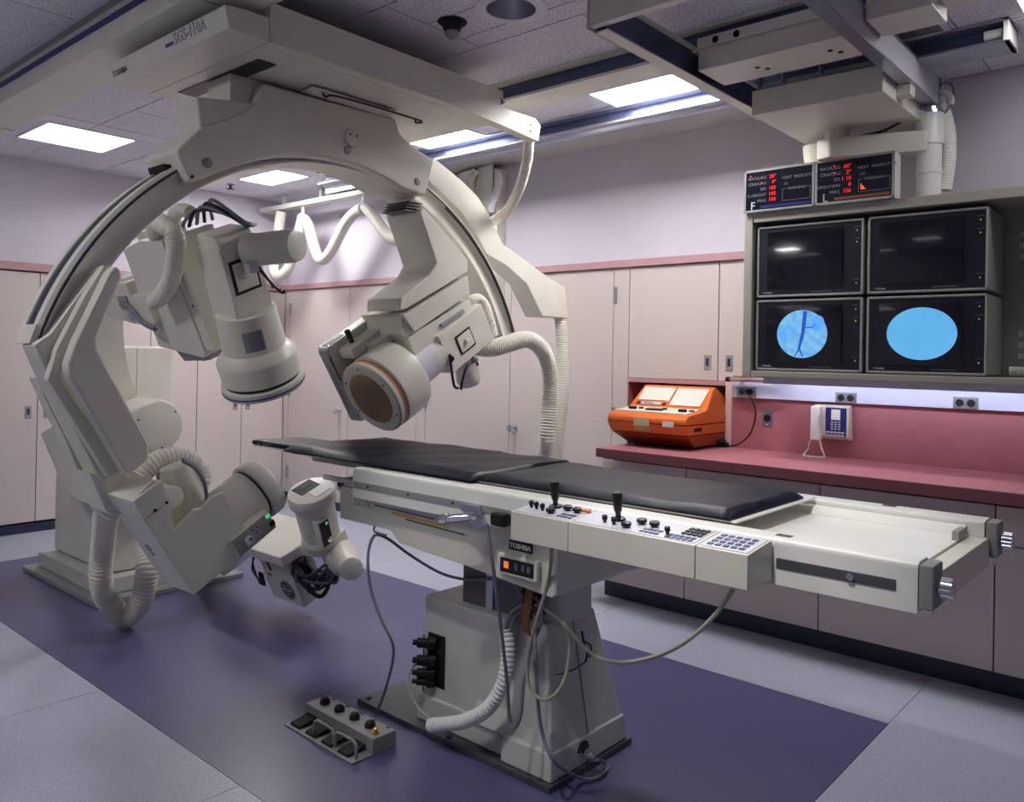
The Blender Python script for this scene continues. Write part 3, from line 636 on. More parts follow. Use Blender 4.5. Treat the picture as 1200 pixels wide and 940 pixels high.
# orange machine
def orange_machine():
    t = thing('defibrillator', 'orange bench-top medical unit with white panels on the rose counter', 'medical device', (4.66, -.2, .957))
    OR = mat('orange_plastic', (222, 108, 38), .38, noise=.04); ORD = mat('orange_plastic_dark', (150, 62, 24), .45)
    x0, x1 = 4.335, 4.875
    def loft(secs, bev, name, m):
        bot, top = secs; return G().hexa(bot, top, bev).out(name, m, t)
    zb = .97
    # lower tub: narrow foot widening to the seam
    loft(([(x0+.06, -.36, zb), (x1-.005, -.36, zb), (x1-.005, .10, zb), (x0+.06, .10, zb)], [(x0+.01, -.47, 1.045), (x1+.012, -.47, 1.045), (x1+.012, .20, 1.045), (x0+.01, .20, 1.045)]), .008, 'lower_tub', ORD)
    loft(([(x0+.01, -.47, 1.047), (x1+.012, -.47, 1.047), (x1+.012, .20, 1.047), (x0+.01, .20, 1.047)], [(x0, -.50, 1.105), (x1+.014, -.50, 1.105), (x1+.014, .22, 1.105), (x0, .22, 1.105)]), .006, 'lower_shell', OR)
    P = [(-.50, 1.107), (-.495, 1.14), (-.465, 1.165), (-.25, 1.19), (-.10, 1.32), (-.07, 1.325), (.08, 1.25), (.21, 1.15), (.22, 1.107)]
    g = G(); n = len(P); V = [(x0+(.02 if p[1] > 1.2 else 0), *p) for p in P]+[(x1+.014-(.035 if p[1] > 1.2 else 0), *p) for p in P]
    g.raw(V, [list(range(n))[::-1], list(range(n, 2*n))]+[(i, (i+1) % n, n+(i+1) % n, n+i) for i in range(n)], .01)
    g.out('upper_shell', OR, t)
    # sloping display panels: plane from (-.245,1.197) to (-.105,1.318)
    d = Vector((0, .15, .13)).normalized(); M = frame((x0, -.252, 1.190), (1, 0, 0), d)
    PW = mat('off_white_panel', (222, 216, 204), .5)
    G(M).box(.04, .27, -.004, .004, .06, .182, .001).out('panel', PW, t)
    G(M).box(.285, .50, -.004, .004, .025, .182, .001).out('panel', PW, t)
    G(M).box(.045, .07, -.005, .003, .022, .042).box(.235, .255, -.005, .003, .022, .042).out('switch', mat('dark_red_switch', (90, 20, 20), .4), t)
    G(M).box(.08, .225, -.004, .003, .022, .044).out('nameplate', FACE, t)
    G(M).box(.10, .17, -.005, -.003, .029, .037).out('print', TXTD, t)
    M = frame((x0, -.455, 1.168), (1, 0, 0), (0, .205, .022))
    for a, b in ((.03, .19), (.195, .365), (.37, .525)): G(M).box(a, b, -.005, .005, .01, .19, .001).out('control_plate', PW, t)
    for a in (.09, .44):
        G(M).box(a, a+.05, -.022, -.004, .06, .085, .004).out('paddle_grip', BLACK, t); G(M).box(a+.055, a+.085, -.014, -.004, .09, .11, .003).out('knob', BLACK, t)
    G(M).box(.215, .33, -.016, -.004, .055, .085, .003).out('strip_slot', BLACK, t); G(M).box(.215, .30, -.014, -.004, .087, .12, .003).out('strip_chart', mat('green_label', (170, 176, 90), .5), t)
    G(M).box(.305, .335, -.016, -.004, .10, .12, .003).out('knob', BLACK, t)
    G().box(x0+.20, x0+.31, -.505, -.4985, 1.09, 1.135).out('label_sticker', mat('yellowed_label', (196, 190, 140), .6), t)
    G().box(x0+.20, x0+.31, -.489, -.480, 1.06, 1.088).out('label_sticker', mat('yellowed_label', (196, 190, 140), .6), t)
    G().box(x0+.40, x0+.475, -.505, -.4985, 1.095, 1.125).out('label_sticker', WHITE, t)
    G().box(x1+.008, x1+.0165, -.40, -.31, 1.068, 1.09, .002).out('side_slot', BLACK, t)
    for x, y in ((x0+.1, -.33), (x1-.03, -.33), (x0+.1, .07), (x1-.03, .07)): G().cyl((x, y, .957), (x, y, .972), .012, n=12).out('foot', STEEL, t)
    return t
orange_machine()
g = G(); g.tube([(5.045, -.09, 1.305), (5.10, -.10, 1.27), (5.13, -.10, 1.18), (5.10, -.10, 1.06), (5.02, -.08, .99), (4.95, -.06, .968), (4.90, -.04, .972)], .005, 8)
g.box(4.87, 4.91, -.09, -.02, .958, 1.0, .01); g.box(4.915, 4.93, -.08, -.03, .957, .985, .004); g.box(5.03, 5.06, -.09, -.055, 1.29, 1.32, .004)
tag(recentre(g.out('power_cord', CABLEK)), 'dark power cord looping from the orange machine to the raceway outlet', 'cord')
# ================================================================ CEILING-HUNG ARC STAND (lateral plane)
ISO = Vector((4.0, -2.3, 1.11)); LD = Vector((0, .857, .515)); ML_ = frame(ISO, (1, 0, 0), LD)      # local: x, -up, along the beam
A = thing('ceiling_arc_stand', 'huge cream half-ring imaging arc hung from the long ceiling beam', 'medical scanner', (3.92, -2.3, 2.7))
# beam
X0, X1 = 3.40, 4.43
g = G(); g.prism([(-3.15, 2.70), (-3.17, 2.785), (-3.08, 2.795), (-2.98, 2.795), (-2.98, 2.70)], 'x', X0, X1, .006); g.out('beam_end_cover', CREAM, A)
g = G(); g.prism([(-2.979, 2.70), (-2.979, 2.86), (-1.62, 2.86), (-1.62, 2.78), (-1.36, 2.78), (-1.31, 2.75), (-1.33, 2.66), (-2.0, 2.70)], 'x', X1-.06, X1, .006).out('beam_side', CREAM, A)
g = G(); g.prism([(-2.979, 2.70), (-2.979, 2.86), (-1.62, 2.86), (-1.62, 2.70)], 'x', X0, X1-.061, .006).out('beam', CREAM, A)
G().prism([(-2.965, 2.86), (-2.965, 2.894), (-1.6, 2.894), (-1.6, 2.86)], 'x', X0+.2, X1-.2).out('trolley', STEEL, A)
G().box(3.55, 4.235, -2.91, -2.825, 2.696, 2.7005).out('beam_slot', STEEL, A)
G().prism([(4.053, -2.576), (4.155, -2.585), (4.158, -2.102), (4.05, -2.076)], 'z', 2.684, 2.69).out('flap_plate', CREAM, A)
G().tube([(4.13, -2.52, 2.69), (4.13, -2.50, 2.668), (4.19, -2.46, 2.664), (4.2, -2.0, 2.664), (4.14, -1.96, 2.67), (4.13, -1.95, 2.69)], .005, 8).out('cable', CABLEK, A)
text('model_lettering', 'TOSHIBA', BLACK, A, (X0+.035, -3.157, 2.725), (1, 0, 0), (0, -.23, 1), .036)
text('model_lettering', 'SGS-110A', mat('outline_blue_print', (96, 100, 150), .5), A, (4.02, -3.1595, 2.735), (1, 0, 0), (0, -.23, 1), .062, ext=.0006, squeeze=1.0, offset=.0012)
text('lettering_core', 'SGS-110A', CREAM, A, (4.02, -3.1603, 2.735), (1, 0, 0), (0, -.23, 1), .062, ext=.0006, squeeze=1.0, offset=-.0009)
G().box(3.95, 4.01, -3.164, -3.158, 2.738, 2.75).out('logo_mark', BLUE, A)
for y in (-1.40,):
    for z in (2.70, 2.735): G().cyl((X1, y, z), (X1+.003, y, z), .006, n=10).out('screw', STEEL, A)
G().cyl((X1-.001, -1.63, 2.8), (X1+.003, -1.63, 2.8), .02, n=3).out('blue_mark', BLUE, A)
# arc-shaped housing under the beam
HP = [(-3.162, 2.301), (-3.056, 2.417), (-2.914, 2.493), (-2.851, 2.542), (-2.807, 2.585), (-2.777, 2.671), (-2.018, 2.689), (-1.99, 2.623), (-1.92, 2.579), (-1.747, 2.533), (-1.806, 2.332), (-1.966, 2.346), (-2.08, 2.379), (-2.199, 2.402), (-2.313, 2.409), (-2.426, 2.408), (-2.535, 2.396), (-2.634, 2.379), (-2.713, 2.358), (-2.788, 2.332), (-2.877, 2.293), (-2.967, 2.249), (-3.034, 2.212), (-3.1, 2.177)]
h = G().prism(HP, 'x', 3.76, 4.06, .014, 3).out('arc_housing', CREAM, A)
G().prism([(-3.076, 2.54), (-3.055, 2.40), (-2.7, 2.40), (-2.7, 2.60), (-2.95, 2.56)], 'x', 3.86, 4.05, .015, 3).out('housing_block', CREAM, A)
G().prism([(-2.9, 2.5), (-2.9, 2.699), (-2.0, 2.699), (-2.0, 2.5)], 'x', 3.80, 4.0, .01).out('housing_neck', CREAM, A)
for (c, r, m, hh) in zip([(-2.3, 2.531), (-2.319, 2.469), (-3.028, 2.273), (-1.868, 2.396), (-3.093, 2.205)], (.042, .02, .02, .02, .007), (CREAM, GREY, GREY, GREY, STEEL), (.02, .004, .004, .004, .003)):
    q = G().cyl((4.058, *c), (4.06+hh, *c), r, n=28, bev=.002).out('cover_cap', m, A)
    if r > .04:
        for d in (-.02, .02): G().cyl((4.08, c[0]+d, c[1]+.012), (4.083, c[0]+d, c[1]+.012), .005, n=10).out('screw', STEEL, q)
# mouth at the left end of the housing
G().prism([(-3.172, 2.255), (-3.155, 2.215), (-3.12, 2.22), (-3.13, 2.26)], 'x', 3.83, 3.97).out('housing_mouth', STEEL, A)
# the arc itself
AC = (-2.3, 1.11)
def arc_solid(prof, a0, a1, n=64):
    "prof: closed list of (x, radius); swept round the arc centre, angles in degrees from +y"
    V = []; k = len(prof)
    for i in range(n+1):
        a = math.radians(a0+(a1-a0)*i/n)
        V += [(x, AC[0]+r*math.cos(a), AC[1]+r*math.sin(a)) for x, r in prof]
    F = [(i*k+j, i*k+(j+1) % k, (i+1)*k+(j+1) % k, (i+1)*k+j) for i in range(n) for j in range(k)]
    F += [list(range(k))[::-1], [n*k+j for j in range(k)]]
    return G().raw(V, F)
A0, A1 = 22.5, 163.2
arc_solid([(3.81, 1.40), (3.822, 1.412), (3.865, 1.412), (3.868, 1.404), (3.942, 1.404), (3.945, 1.412), (3.99, 1.412), (4.0, 1.40), (4.0, 1.385), (3.985, 1.372), (3.975, 1.34), (3.985, 1.31), (4.0, 1.298), (4.0, 1.29), (3.81, 1.29)], A0, A1).out('arc', CREAM, A)
arc_solid([(3.875, 1.4045), (3.935, 1.4045), (3.935, 1.408), (3.875, 1.408)], 118, 161.5, 30).out('slot_strip', BASEK, A)
arc_solid([(3.895, 1.4045), (3.925, 1.4045), (3.925, 1.407), (3.895, 1.407)], 90, 117.9, 16).out('slot_strip', BASEK, A)
arc_solid([(3.9995, 1.389), (4.003, 1.389), (4.003, 1.397), (3.9995, 1.397)], A0, A1).out('edge_seam', BASEK, A)
arc_solid([(4.0, 1.375), (4.006, 1.378), (4.006, 1.388), (4.0, 1.388)], A0, 60, 20).out('edge_seal', STEEL, A)
arc_solid([(3.85, 1.413), (3.995, 1.413), (3.995, 1.418), (3.85, 1.418)], A1-2.6, A1+.4, 4).out('end_stop', CREAM, A)
# ---- left limb of the arc: layered chevron covers and tube carriage
PA = [(-3.603, 1.55), (-3.658, 1.506), (-3.608, 1.387), (-3.451, 1.058), (-3.386, 0.922), (-3.282, 0.909), (-3.317, 1.01), (-3.495, 1.3), (-3.536, 1.395), (-3.515, 1.522), (-3.451, 1.677), (-3.389, 1.812), (-3.436, 1.811), (-3.532, 1.663)]
G().prism(PA, 'x', 3.90, 4.04, .01).out('carriage_body', CREAM, A)
PB = [(-3.443, 1.81), (-3.409, 1.807), (-3.409, 1.775), (-3.514, 1.575), (-3.584, 1.459), (-3.585, 1.379), (-3.349, 1.038), (-3.408, 1.008), (-3.628, 1.382), (-3.602, 1.489), (-3.508, 1.694)]
G().prism(PB, 'x', 4.041, 4.09, .008).out('inner_cover', CREAM, A)
PC = [(-3.43, 1.804), (-3.412, 1.786), (-3.411, 1.761), (-3.494, 1.535), (-3.49, 1.492), (-3.296, 1.139), (-3.292, 1.08), (-3.367, 1.026), (-3.383, 1.034), (-3.583, 1.391), (-3.59, 1.439), (-3.569, 1.512), (-3.457, 1.773)]
G().prism(PC, 'x', 4.10, 4.17, .014, 3).out('outer_cover', CREAM, A)
PD = [(-3.606, 1.386), (-3.55, 1.257), (-3.493, 1.139), (-3.437, 0.984), (-3.36, 0.846), (-3.313, 0.805), (-3.269, 0.827), (-3.33, 0.973), (-3.571, 1.386)]
G().prism(PD, 'x', 3.82, 3.899, .008).out('rear_cover', CREAM, A)
PE = [(-3.458, 1.031), (-3.395, 0.878), (-3.37, 0.855), (-3.272, 0.855), (-3.307, 0.943)]
G().prism(PE, 'x', 3.87, 4.03, .006).out('limb_foot', CREAM, A)
# ---- lateral tube housing
PT = [(-3.392, 0.941), (-3.349, 0.87), (-3.148, 0.548), (-2.988, 0.64), (-2.887, 0.728), (-2.931, 0.777), (-2.946, 0.8), (-3.032, 0.934), (-3.082, 0.92), (-3.124, 0.881), (-3.152, 0.882), (-3.225, 0.814), (-3.246, 0.871), (-3.275, 0.99), (-3.314, 1.017)]
G().prism(PT[:], 'x', 4.225, 4.25, .006).out('tube_housing_front', CREAM, A)
PT2 = [(-3.381, 0.936), (-3.337, 0.864), (-3.134, 0.54), (-2.988, 0.626), (-3.11, 0.729), (-3.212, 0.808), (-3.248, 0.913), (-3.286, 0.998)]
G().prism(PT2, 'x', 3.98, 4.224, .006).out('tube_housing', CREAM, A)
PT3 = [(-3.395, 0.943), (-3.354, 0.872), (-3.255, 0.922), (-3.29, 1.009)]
G().prism(PT3, 'x', 3.97, 4.262, .004).out('service_cover', CREAM, A)
for p in [(-3.311, 0.901), (-3.269, 0.924)]: G().cyl((4.262, *p), (4.265, *p), .006, n=10).out('screw', STEEL, A)
text('model_lettering', 'CAS', BLUE, A, (4.06, -3.26, .735), (0, .5, -.7), (1, .0, .0), .05)
# tube: local coordinates (x offset, minus height, distance along beam)
tb = G(ML_); tb.lathe((.10, -.07, -.85), (.10, -.07, 0), [(0, .10), (.02, .112), (.285, .117), (.287, .108), (.295, .108), (.297, .129), (.306, .132), (.355, .132), (.368, .125), (.372, .11), (.373, .01)], 44); tb.out('x_ray_tube', CREAM, A)
tb = G(ML_); tb.lathe((.10, -.07, -.564), (.10, -.07, 0), [(0, .1165), (.007, .1165)], 44); tb.out('dark_seam', BLACK, A)
pn = G(ML_).box(.19, .262, -.045, .045, -.80, -.60, .008).out('control_box', CREAM, A)
def pnl(y0, y1, z0, z1, m, nm, t=.004): return G(ML_).box(.261, .262+t, y0-.053, y1-.053, z0-.08, z1-.08, .0015).out(nm, m, pn)
G(ML_).box(.261, .2635, -.039, .039, -.793, -.607, .001).out('control_face', GREY, pn)
G(ML_).lathe((.263, .002, -.735), (.4, .002, -.735), [(0, .024), (.012, .022), (.014, .016)], 24).out('knob', CHROME, pn)
pnl(.018, .036, -.545, -.525, GREEN, 'green_button'); pnl(.055, .078, -.545, -.52, BLACK, 'button')
for i in range(4): pnl(.03+.02*(i % 2), .038+.02*(i % 2), -.60-.012*i, -.592-.012*i, BLACK, 'button', .002)
G().lathe((4.03, -3.128, 1.028), (4.03, -3.059, 0.829), [(0, .045), (.004, .058), (.035, .064), (.10, .074), (.22, .09), (.24, .08)], 28).out('cable_head', CREAM, A)
G(Matrix.Translation(Vector((4.15, -3.195, 0.923))-Vector((4.15, 0, 0)))).cyl((4.05, 0, 0), (4.17, 0, 0), .042, n=24, bev=.008).out('cable_head_knuckle', CREAM, A)
bk = [(-3.138, 1.055), (-3.087, 1.024), (-3.05, 0.972), (-3.034, 0.907), (-3.036, 0.838), (-3.053, 0.799)]
for d in (0, .022): G().tube([(4.12-d*2, p[0]+d, p[1]) for p in bk], .008, 8).out('cable', CABLEG, A)
hs = [(-3.226, 0.977), (-3.175, 1.024), (-3.093, 1.045), (-3.011, 1.024), (-2.96, 0.965), (-2.974, 0.908)]
G().hose([(3.93, *p) for p in hs], .045, .018).out('corrugated_hose', HOSE, A)
# ---- right side: cable guide arm behind the arc
RG = [(-1.648, 2.58), (-1.439, 2.498), (-1.282, 2.416), (-1.16, 2.283), (-1.074, 2.176), (-0.625, 2.008), (-0.452, 1.96), (-0.399, 1.754), (-0.678, 1.752), (-0.844, 1.952), (-1.047, 2.05), (-1.215, 2.094), (-1.319, 2.212), (-1.434, 2.314), (-1.669, 2.435), (-1.734, 2.493)]
G().prism(RG, 'x', 3.80, 3.95, .008).out('cable_guide_arm', CREAM, A)
# hose from beam end down to the arm
G().hose([(4.36, -1.328, 2.69), (4.3, -1.269, 2.593), (4.2, -1.207, 2.473), (4, -1.074, 2.387), (3.88, -1.047, 2.336), (3.77, -1.029, 2.322), (3.74, -1.09, 2.343)], .030, .011).out('hose', HOSE, A)
# two floor hoses
G().hose([(3.9, -0.437, 1.77), (3.92, -0.43, 1.6), (3.95, -0.451, 1.317), (3.95, -0.488, 1.038), (3.93, -0.501, 0.785), (3.85, -.6, .3), (3.8, -.5, .045)], .042, .016).out('corrugated_hose', HOSE, A)
# ---- lateral image intensifier
bx = [(-1.888, 2.233), (-1.761, 1.981), (-1.802, 1.914), (-2.003, 1.776), (-2.007, 1.715), (-1.962, 1.722), (-1.515, 1.953), (-1.517, 2.019), (-1.853, 2.26)]
G().prism(bx, 'x', 3.83, 4.10, .012, 3).out('detector_bracket', CREAM, A)
for k in range(4): G().box(3.88, 4.06, -1.95+.01*k, -1.86+.01*k, 2.235+.016*k, 2.243+.016*k, .002).out('bellows_fold', DGREY, A)
tr = [(-1.99, 1.699), (-1.901, 1.611), (-1.499, 1.832), (-1.515, 1.934), (-1.95, 1.705)]
G().prism(tr, 'x', 3.76, 4.10, .006).out('slide_tray', CREAM, A)
G().prism([(-1.938, 1.579), (-1.883, 1.488), (-1.451, 1.703), (-1.488, 1.81)], 'x', 3.86, 4.09, .005).out('slide_rail', CREAM, A)
G().prism([(-1.721, 1.658), (-1.702, 1.641), (-1.536, 1.731), (-1.55, 1.749)], 'x', 4.09, 4.102, .002).out('rail_bar', GREY, A)
G().prism([(-1.978, 1.682), (-1.976, 1.596), (-1.917, 1.562), (-1.811, 1.601), (-1.814, 1.69)], 'x', 3.80, 4.08, .006).out('slide_head', CREAM, A)
di = G(ML_); di.lathe((0, -.03, .255), (0, -.03, 1), [(0, .142), (.0, .19), (.008, .2), (.03, .2), (.032, .198)], 56).out('detector_face_ring', CREAM, A)
G(ML_).lathe((0, -.03, .252), (0, -.03, 1), [(0, .143), (.01, .143)], 56).out('detector_window', BROWNG, A)
G(ML_).lathe((0, -.03, .288), (0, -.03, 1), [(0, .2005), (.008, .2005)], 56).out('orange_ring', ORANGE, A)
G(ML_).lathe((0, -.03, .296), (0, -.03, 1), [(0, .194), (.018, .194)], 56).out('collar', GREY, A)
G(ML_).lathe((0, -.03, .314), (0, -.03, 1), [(0, .196), (.006, .204), (.15, .204), (.175, .198), (.185, .18), (.187, .12), (.19, .12), (.42, .12), (.425, .1)], 56).out('detector_housing', CREAM, A)
for k in range(6):
    a = math.radians(30+60*k); G(ML_).cyl((.171*math.cos(a), -.03+.171*math.sin(a), .2535), (.171*math.cos(a), -.03+.171*math.sin(a), .256), .006, n=10).out('screw', STEEL, A)
G(ML_).box(-.11, .115, -.13, .10, .72, 1.10, .01).out('camera_housing', CREAM, A)
G(ML_).box(.113, .119, -.066, .046, .82, .95, .002).out('access_gasket', STEEL, A)
G(ML_).box(.117, .123, -.056, .036, .83, .94, .004).out('access_plate', CREAM, A)
G(ML_).lathe((.121, -.01, .885), (.2, -.01, .885), [(0, .016), (.014, .014), (.016, .006)], 16).out('latch', CREAM, A)
G(ML_).cyl((0, -.03, .53), (0, -.03, .66), .1212, n=56).out('label_band', FACE, A)
G().lathe((4, -1.382, 1.323), (4, -1.463, 1.535), [(0, .045), (.006, .055), (.04, .07), (.12, .062), (.2, .05)], 26).out('camera_motor', CREAM, A)
for P in ([(4.12, -1.667, 1.5), (4.12, -1.652, 1.423), (4.1, -1.61, 1.33), (4.1, -1.578, 1.316)], [(4.1, -1.455, 1.465), (4.1, -1.515, 1.432), (4.1, -1.546, 1.362), (4.1, -1.558, 1.306)], [(4.1, -1.666, 1.496), (4.12, -1.641, 1.478), (4.1, -1.652, 1.441), (4.1, -1.613, 1.427)], [(4.1, -1.503, 1.502), (4.1, -1.455, 1.479), (4.1, -1.427, 1.441)]): G().tube(P, .0075, 7).out('cable', CABLEK, A)
G().ball((4.1, -1.455, 1.475), .022, (1, 1, 1), 12).out('cable_connector', GREY, A)
G().hose([(4.04, -1.45, 1.79), (4.04, -1.381, 1.813), (4.04, -1.324, 1.778), (4.04, -1.286, 1.706), (4.04, -1.247, 1.609)], .036, .014).out('corrugated_hose', HOSE, A)
hz = [(4.05, -1.46, 1.555), (4.07, -1.292, 1.539), (4.08, -1.134, 1.572), (4.07, -0.968, 1.597), (4.05, -0.812, 1.548), (4.03, -0.707, 1.421), (4, -0.655, 1.213), (4, -0.674, 0.997), (3.97, -0.657, 0.803), (3.93, -.85, .3), (3.9, -.8, .06)]
G().hose(hz, .052, .018, depth=.13).out('corrugated_hose', HOSE, A)
# cassette changer beside the detector
G(ML_).box(-.30, -.207, -.31, .145, .28, .64, .008).out('film_changer', CREAM, A)
G(ML_).box(-.275, -.23, -.312, -.309, .30, .42, .004).out('film_opening', STEEL, A)
G(ML_).box(-.295, -.212, -.29, .135, .276, .281, .002).out('film_changer_face', GREY, A)
G(ML_).box(-.222, -.214, -.26, -.12, .272, .279, .003).out('film_slot', BLACK, A)
G(ML_).box(-.262, -.259, -.20, .05, .2745, .2765).out('panel_seam', STEEL, A)
G(ML_).lathe((-.29, -.295, .30), (-.215, -.295, .30), [(0, .016), (.075, .016)], 16).out('film_roller', CHROME, A)
G(ML_).box(-.206, -.09, -.275, -.215, .33, .58, .01).out('changer_arm', CREAM, A)
G(ML_).box(-.20, -.02, -.25, -.205, .42, .62, .008).out('changer_arm', CREAM, A)
G(ML_).lathe((-.16, -.27, .40), (-.16, -.40, .40), [(0, .012), (.03, .012), (.032, .015), (.075, .015), (.08, .008)], 14).out('black_handle', BLACK, A)
# ================================================================ FLOOR ARC STAND (frontal plane)
FO = Vector((3.7, -2.36, 1.0)); FT = Vector((0, -.4, .9165)); MF = frame(FO, (1, 0, 0), FT)   # local: x-3.7, n, t
B = thing('floor_arc_stand', 'cream floor-standing C-arm with a round blue-edged camera head pointing down', 'medical scanner', (1.75, -2.3, 0))
G().box(1.19, 2.37, -2.76, -1.82, .001, .03, .004).out('floor_plate', GREY, B)
G().box(1.27, 2.26, -2.69, -1.95, .031, .125, .008).out('plinth', CREAMD, B)
G().box(1.30, 2.17, -2.61, -1.99, .126, .66, .03, 3).out('pedestal', CREAM, B)
G().cyl((2.0, -2.3, .661), (2.0, -2.3, .9), .12, n=32).out('hub_post', DGREY, B)
ph = [(1.329, 0.923), (1.564, 0.996), (1.87, 1.007), (2.218, 0.73), (2.325, 0.543), (2.166, 0.561), (1.895, 0.556), (1.811, 0.62), (1.683, 0.658)]
G().prism(ph, 'y', -2.72, -2.35, .015, 3).out('pivot_block', CREAM, B)
G().box(1.31, 1.50, -2.345, -1.90, .662, 1.515, .02, 3).out('rear_tower', CREAM, B)
G().box(1.499, 1.502, -2.165, -2.161, .67, 1.50).out('tower_seam', GREY, B)
hb = [(-2.37+.165*math.cos(math.radians(a)), 1.02+.165*math.sin(math.radians(a))) for a in range(-60, 91, 15)]+[(-2.60, 1.10), (-2.70, .96), (-2.66, .72), (-2.50, .74)]
G().prism(hb, 'x', 1.95, 2.28, .02, 3).out('rotation_hub', CREAM, B)
G().cyl((2.279, -2.37, 1.02), (2.286, -2.37, 1.02), .148, n=56, bev=.001).out('hub_disc', CREAM, B)
for a in (40, 160, 280): G().cyl((2.286, -2.37+.135*math.cos(math.radians(a)), 1.02+.135*math.sin(math.radians(a))), (2.289, -2.37+.135*math.cos(math.radians(a)), 1.02+.135*math.sin(math.radians(a))), .006, n=8).out('screw', STEEL, B)
cc = arc_pts((-.80, .0), 1.12, 118, 242, 36)+arc_pts((-.80, .0), .99, 242, 118, 36)
G(MF).prism(cc, 'y', -.09, .09, .008).out('c_arc', CREAM, B)
c2 = arc_pts((-.80, .0), 1.062, 122, 238, 30)+arc_pts((-.80, .0), 1.048, 238, 122, 30)
G(MF).prism(c2, 'y', -.0915, -.089).out('arc_groove', BLACK, B)
# top arm
G(MF).prism([(-1.36, .86), (-1.25, .96), (-.95, .95), (-.78, .90), (-.78, .74), (-1.0, .72), (-1.3, .78)], 'y', -.075, .075, .012).out('upper_arm', CREAM, B)
G(MF).box(-1.02, -.80, -.12, .09, .80, .97, .008).out('arm_clamp', CREAM, B)
G(MF).box(-.94, -.84, -.13, -.118, .83, .9).out('arm_clamp_plate', GREY, B)
G(MF).box(-1.12, -.9, -.08, .06, .968, .985, .004).out('arm_cover', WHITE, B)
G(MF).box(-.80, -.60, -.14, .05, .74, .90, .01).out('arm_joint', CREAM, B)
G(MF).tube([(-.90, -.14, .86), (-.78, -.155, .85), (-.70, -.155, .76), (-.60, -.15, .72)], .012, 8).out('cable', CABLEG, B)
# detector carriage: big box left of the round head
G(MF).prism([(-.76, .60), (-.72, 1.14), (-.50, 1.17), (-.29, 1.15), (-.285, .56), (-.33, .54)], 'y', -.10, .06, .01).out('carriage_box', CREAM, B)
G(MF).box(-.78, -.50, .02, .16, .78, 1.20, .01).out('carriage_box', CREAM, B)
G(MF).prism([(-.70, .60), (-.30, .555), (-.36, .51), (-.62, .50)], 'y', -.06, .05, .006).out('carriage_foot', GREY, B)
G(MF).lathe((-.46, -.0, .54), (-.46, 0, 0), [(0, .05), (.04, .045), (.05, .02)], 20).out('blue_lens', mat('blue_coated_lens', (30, 60, 120), .1, coat=1), B)
G(MF).box(-.284, -.20, -.09, .14, .58, 1.16, .006).out('slide_column', CREAM, B)
G(MF).box(-.235, -.19, -.105, -.089, .80, 1.10, .004).out('slide_strip', CREAMD, B)
for t_ in (.82, 1.08): G(MF).cyl((-.212, -.108, t_), (-.212, -.104, t_), .007, n=10).out('screw', STEEL, B)
MI = MF @ Matrix.Translation((-.02, 0, .366)) @ Matrix.Rotation(math.radians(11), 4, 'Y') @ Matrix.Translation((.02, 0, -.366))   # head leans towards the feet
MTU = MF @ Matrix.Translation((-.16, .08, -.60)) @ Matrix.Rotation(math.radians(12), 4, 'Y') @ Matrix.Translation((.16, -.08, .60))
def patch(M, c, r, a0, a1, z0, z1, m, name, parent):
    P = [(c[0]+rr*math.cos(math.radians(a)), c[1]+rr*math.sin(math.radians(a))) for rr, an in ((r, range(a0, a1+1, 6)), (r+.0015, range(a1, a0-1, -6))) for a in an]
    return G(M).prism(P, 'z', z0, z1).out(name, m, parent)
G(MI).lathe((-.02, 0, .355), (-.02, 0, 2), [(0, .18), (.004, .194), (.012, .2), (.045, .2), (.049, .19)], 56).out('detector_face_ring', CREAM, B)
G(MI).lathe((-.02, 0, .374), (-.02, 0, 2), [(0, .2012), (.008, .2012)], 56).out('blue_ring', BLUE, B)
G(MI).lathe((-.02, 0, .403), (-.02, 0, 2), [(0, .178), (.02, .178)], 56).out('collar', STEEL, B)
G(MI).lathe((-.02, 0, .42), (-.02, 0, 2), [(0, .18), (.003, .188), (.10, .193), (.112, .190), (.150, .155), (.155, .15), (.34, .14), (.345, .13)], 56).out('detector_housing', CREAM, B)
G(MI).box(-.14, .06, -.10, .10, .745, 1.10, .008).out('camera_housing', CREAM, B)
G(MI).prism([(-.14, 1.095), (-.11, 1.15), (.03, 1.15), (.06, 1.095)], 'y', -.09, .09, .004).out('camera_top', CREAM, B)
G(MI).box(.059, .065, -.075, .065, .87, 1.03, .002).out('access_gasket', STEEL, B)
G(MI).box(.064, .070, -.062, .052, .885, 1.015, .004).out('access_plate', CREAM, B)
G(MI).lathe((.070, -.005, .95), (.2, -.005, .95), [(0, .016), (.014, .014), (.016, .006)], 16).out('latch', CREAM, B)
patch(MI, (-.02, 0), .1475, -48, -12, .60, .70, PLATE, 'type_plate', B)
G(MI).lathe((.05, .05, 1.05), (.36, .15, 1.08), [(0, .075), (.24, .075), (.27, .068), (.275, .05)], 28).out('camera_motor', CREAM, B)
for k in range(5):
    P = [(-.40+.04*k, .02*k, 1.12+.01*k), (-.30+.05*k, .02, 1.20+.02*k), (-.12+.05*k, .05, 1.22-.01*k), (.04, .08+.01*k, 1.15)]
    G(MI).tube(P, .009, 8).out('cable', CABLEK if k % 2 else CABLEG, B)
for k in range(4): G(MI).tube([(.11+.01*k, .02, 1.0), (.14+.015*k, .03, .96-.01*k), (.17+.02*k, .05, .90-.01*k), (.15+.03*k, .06, .88)], .006, 7).out('cable', CABLEK, B)
G(MI).box(.10, .15, -.03, .03, .97, 1.02, .01).out('connector', FACE, B)
hq = [(3.242, 0.876), (3.346, 0.904), (3.471, 0.963), (3.581, 1.05), (3.659, 1.13), (3.679, 1.188), (3.632, 1.22), (3.529, 1.238), (3.416, 1.229), (3.335, 1.185), (3.303, 1.137)]
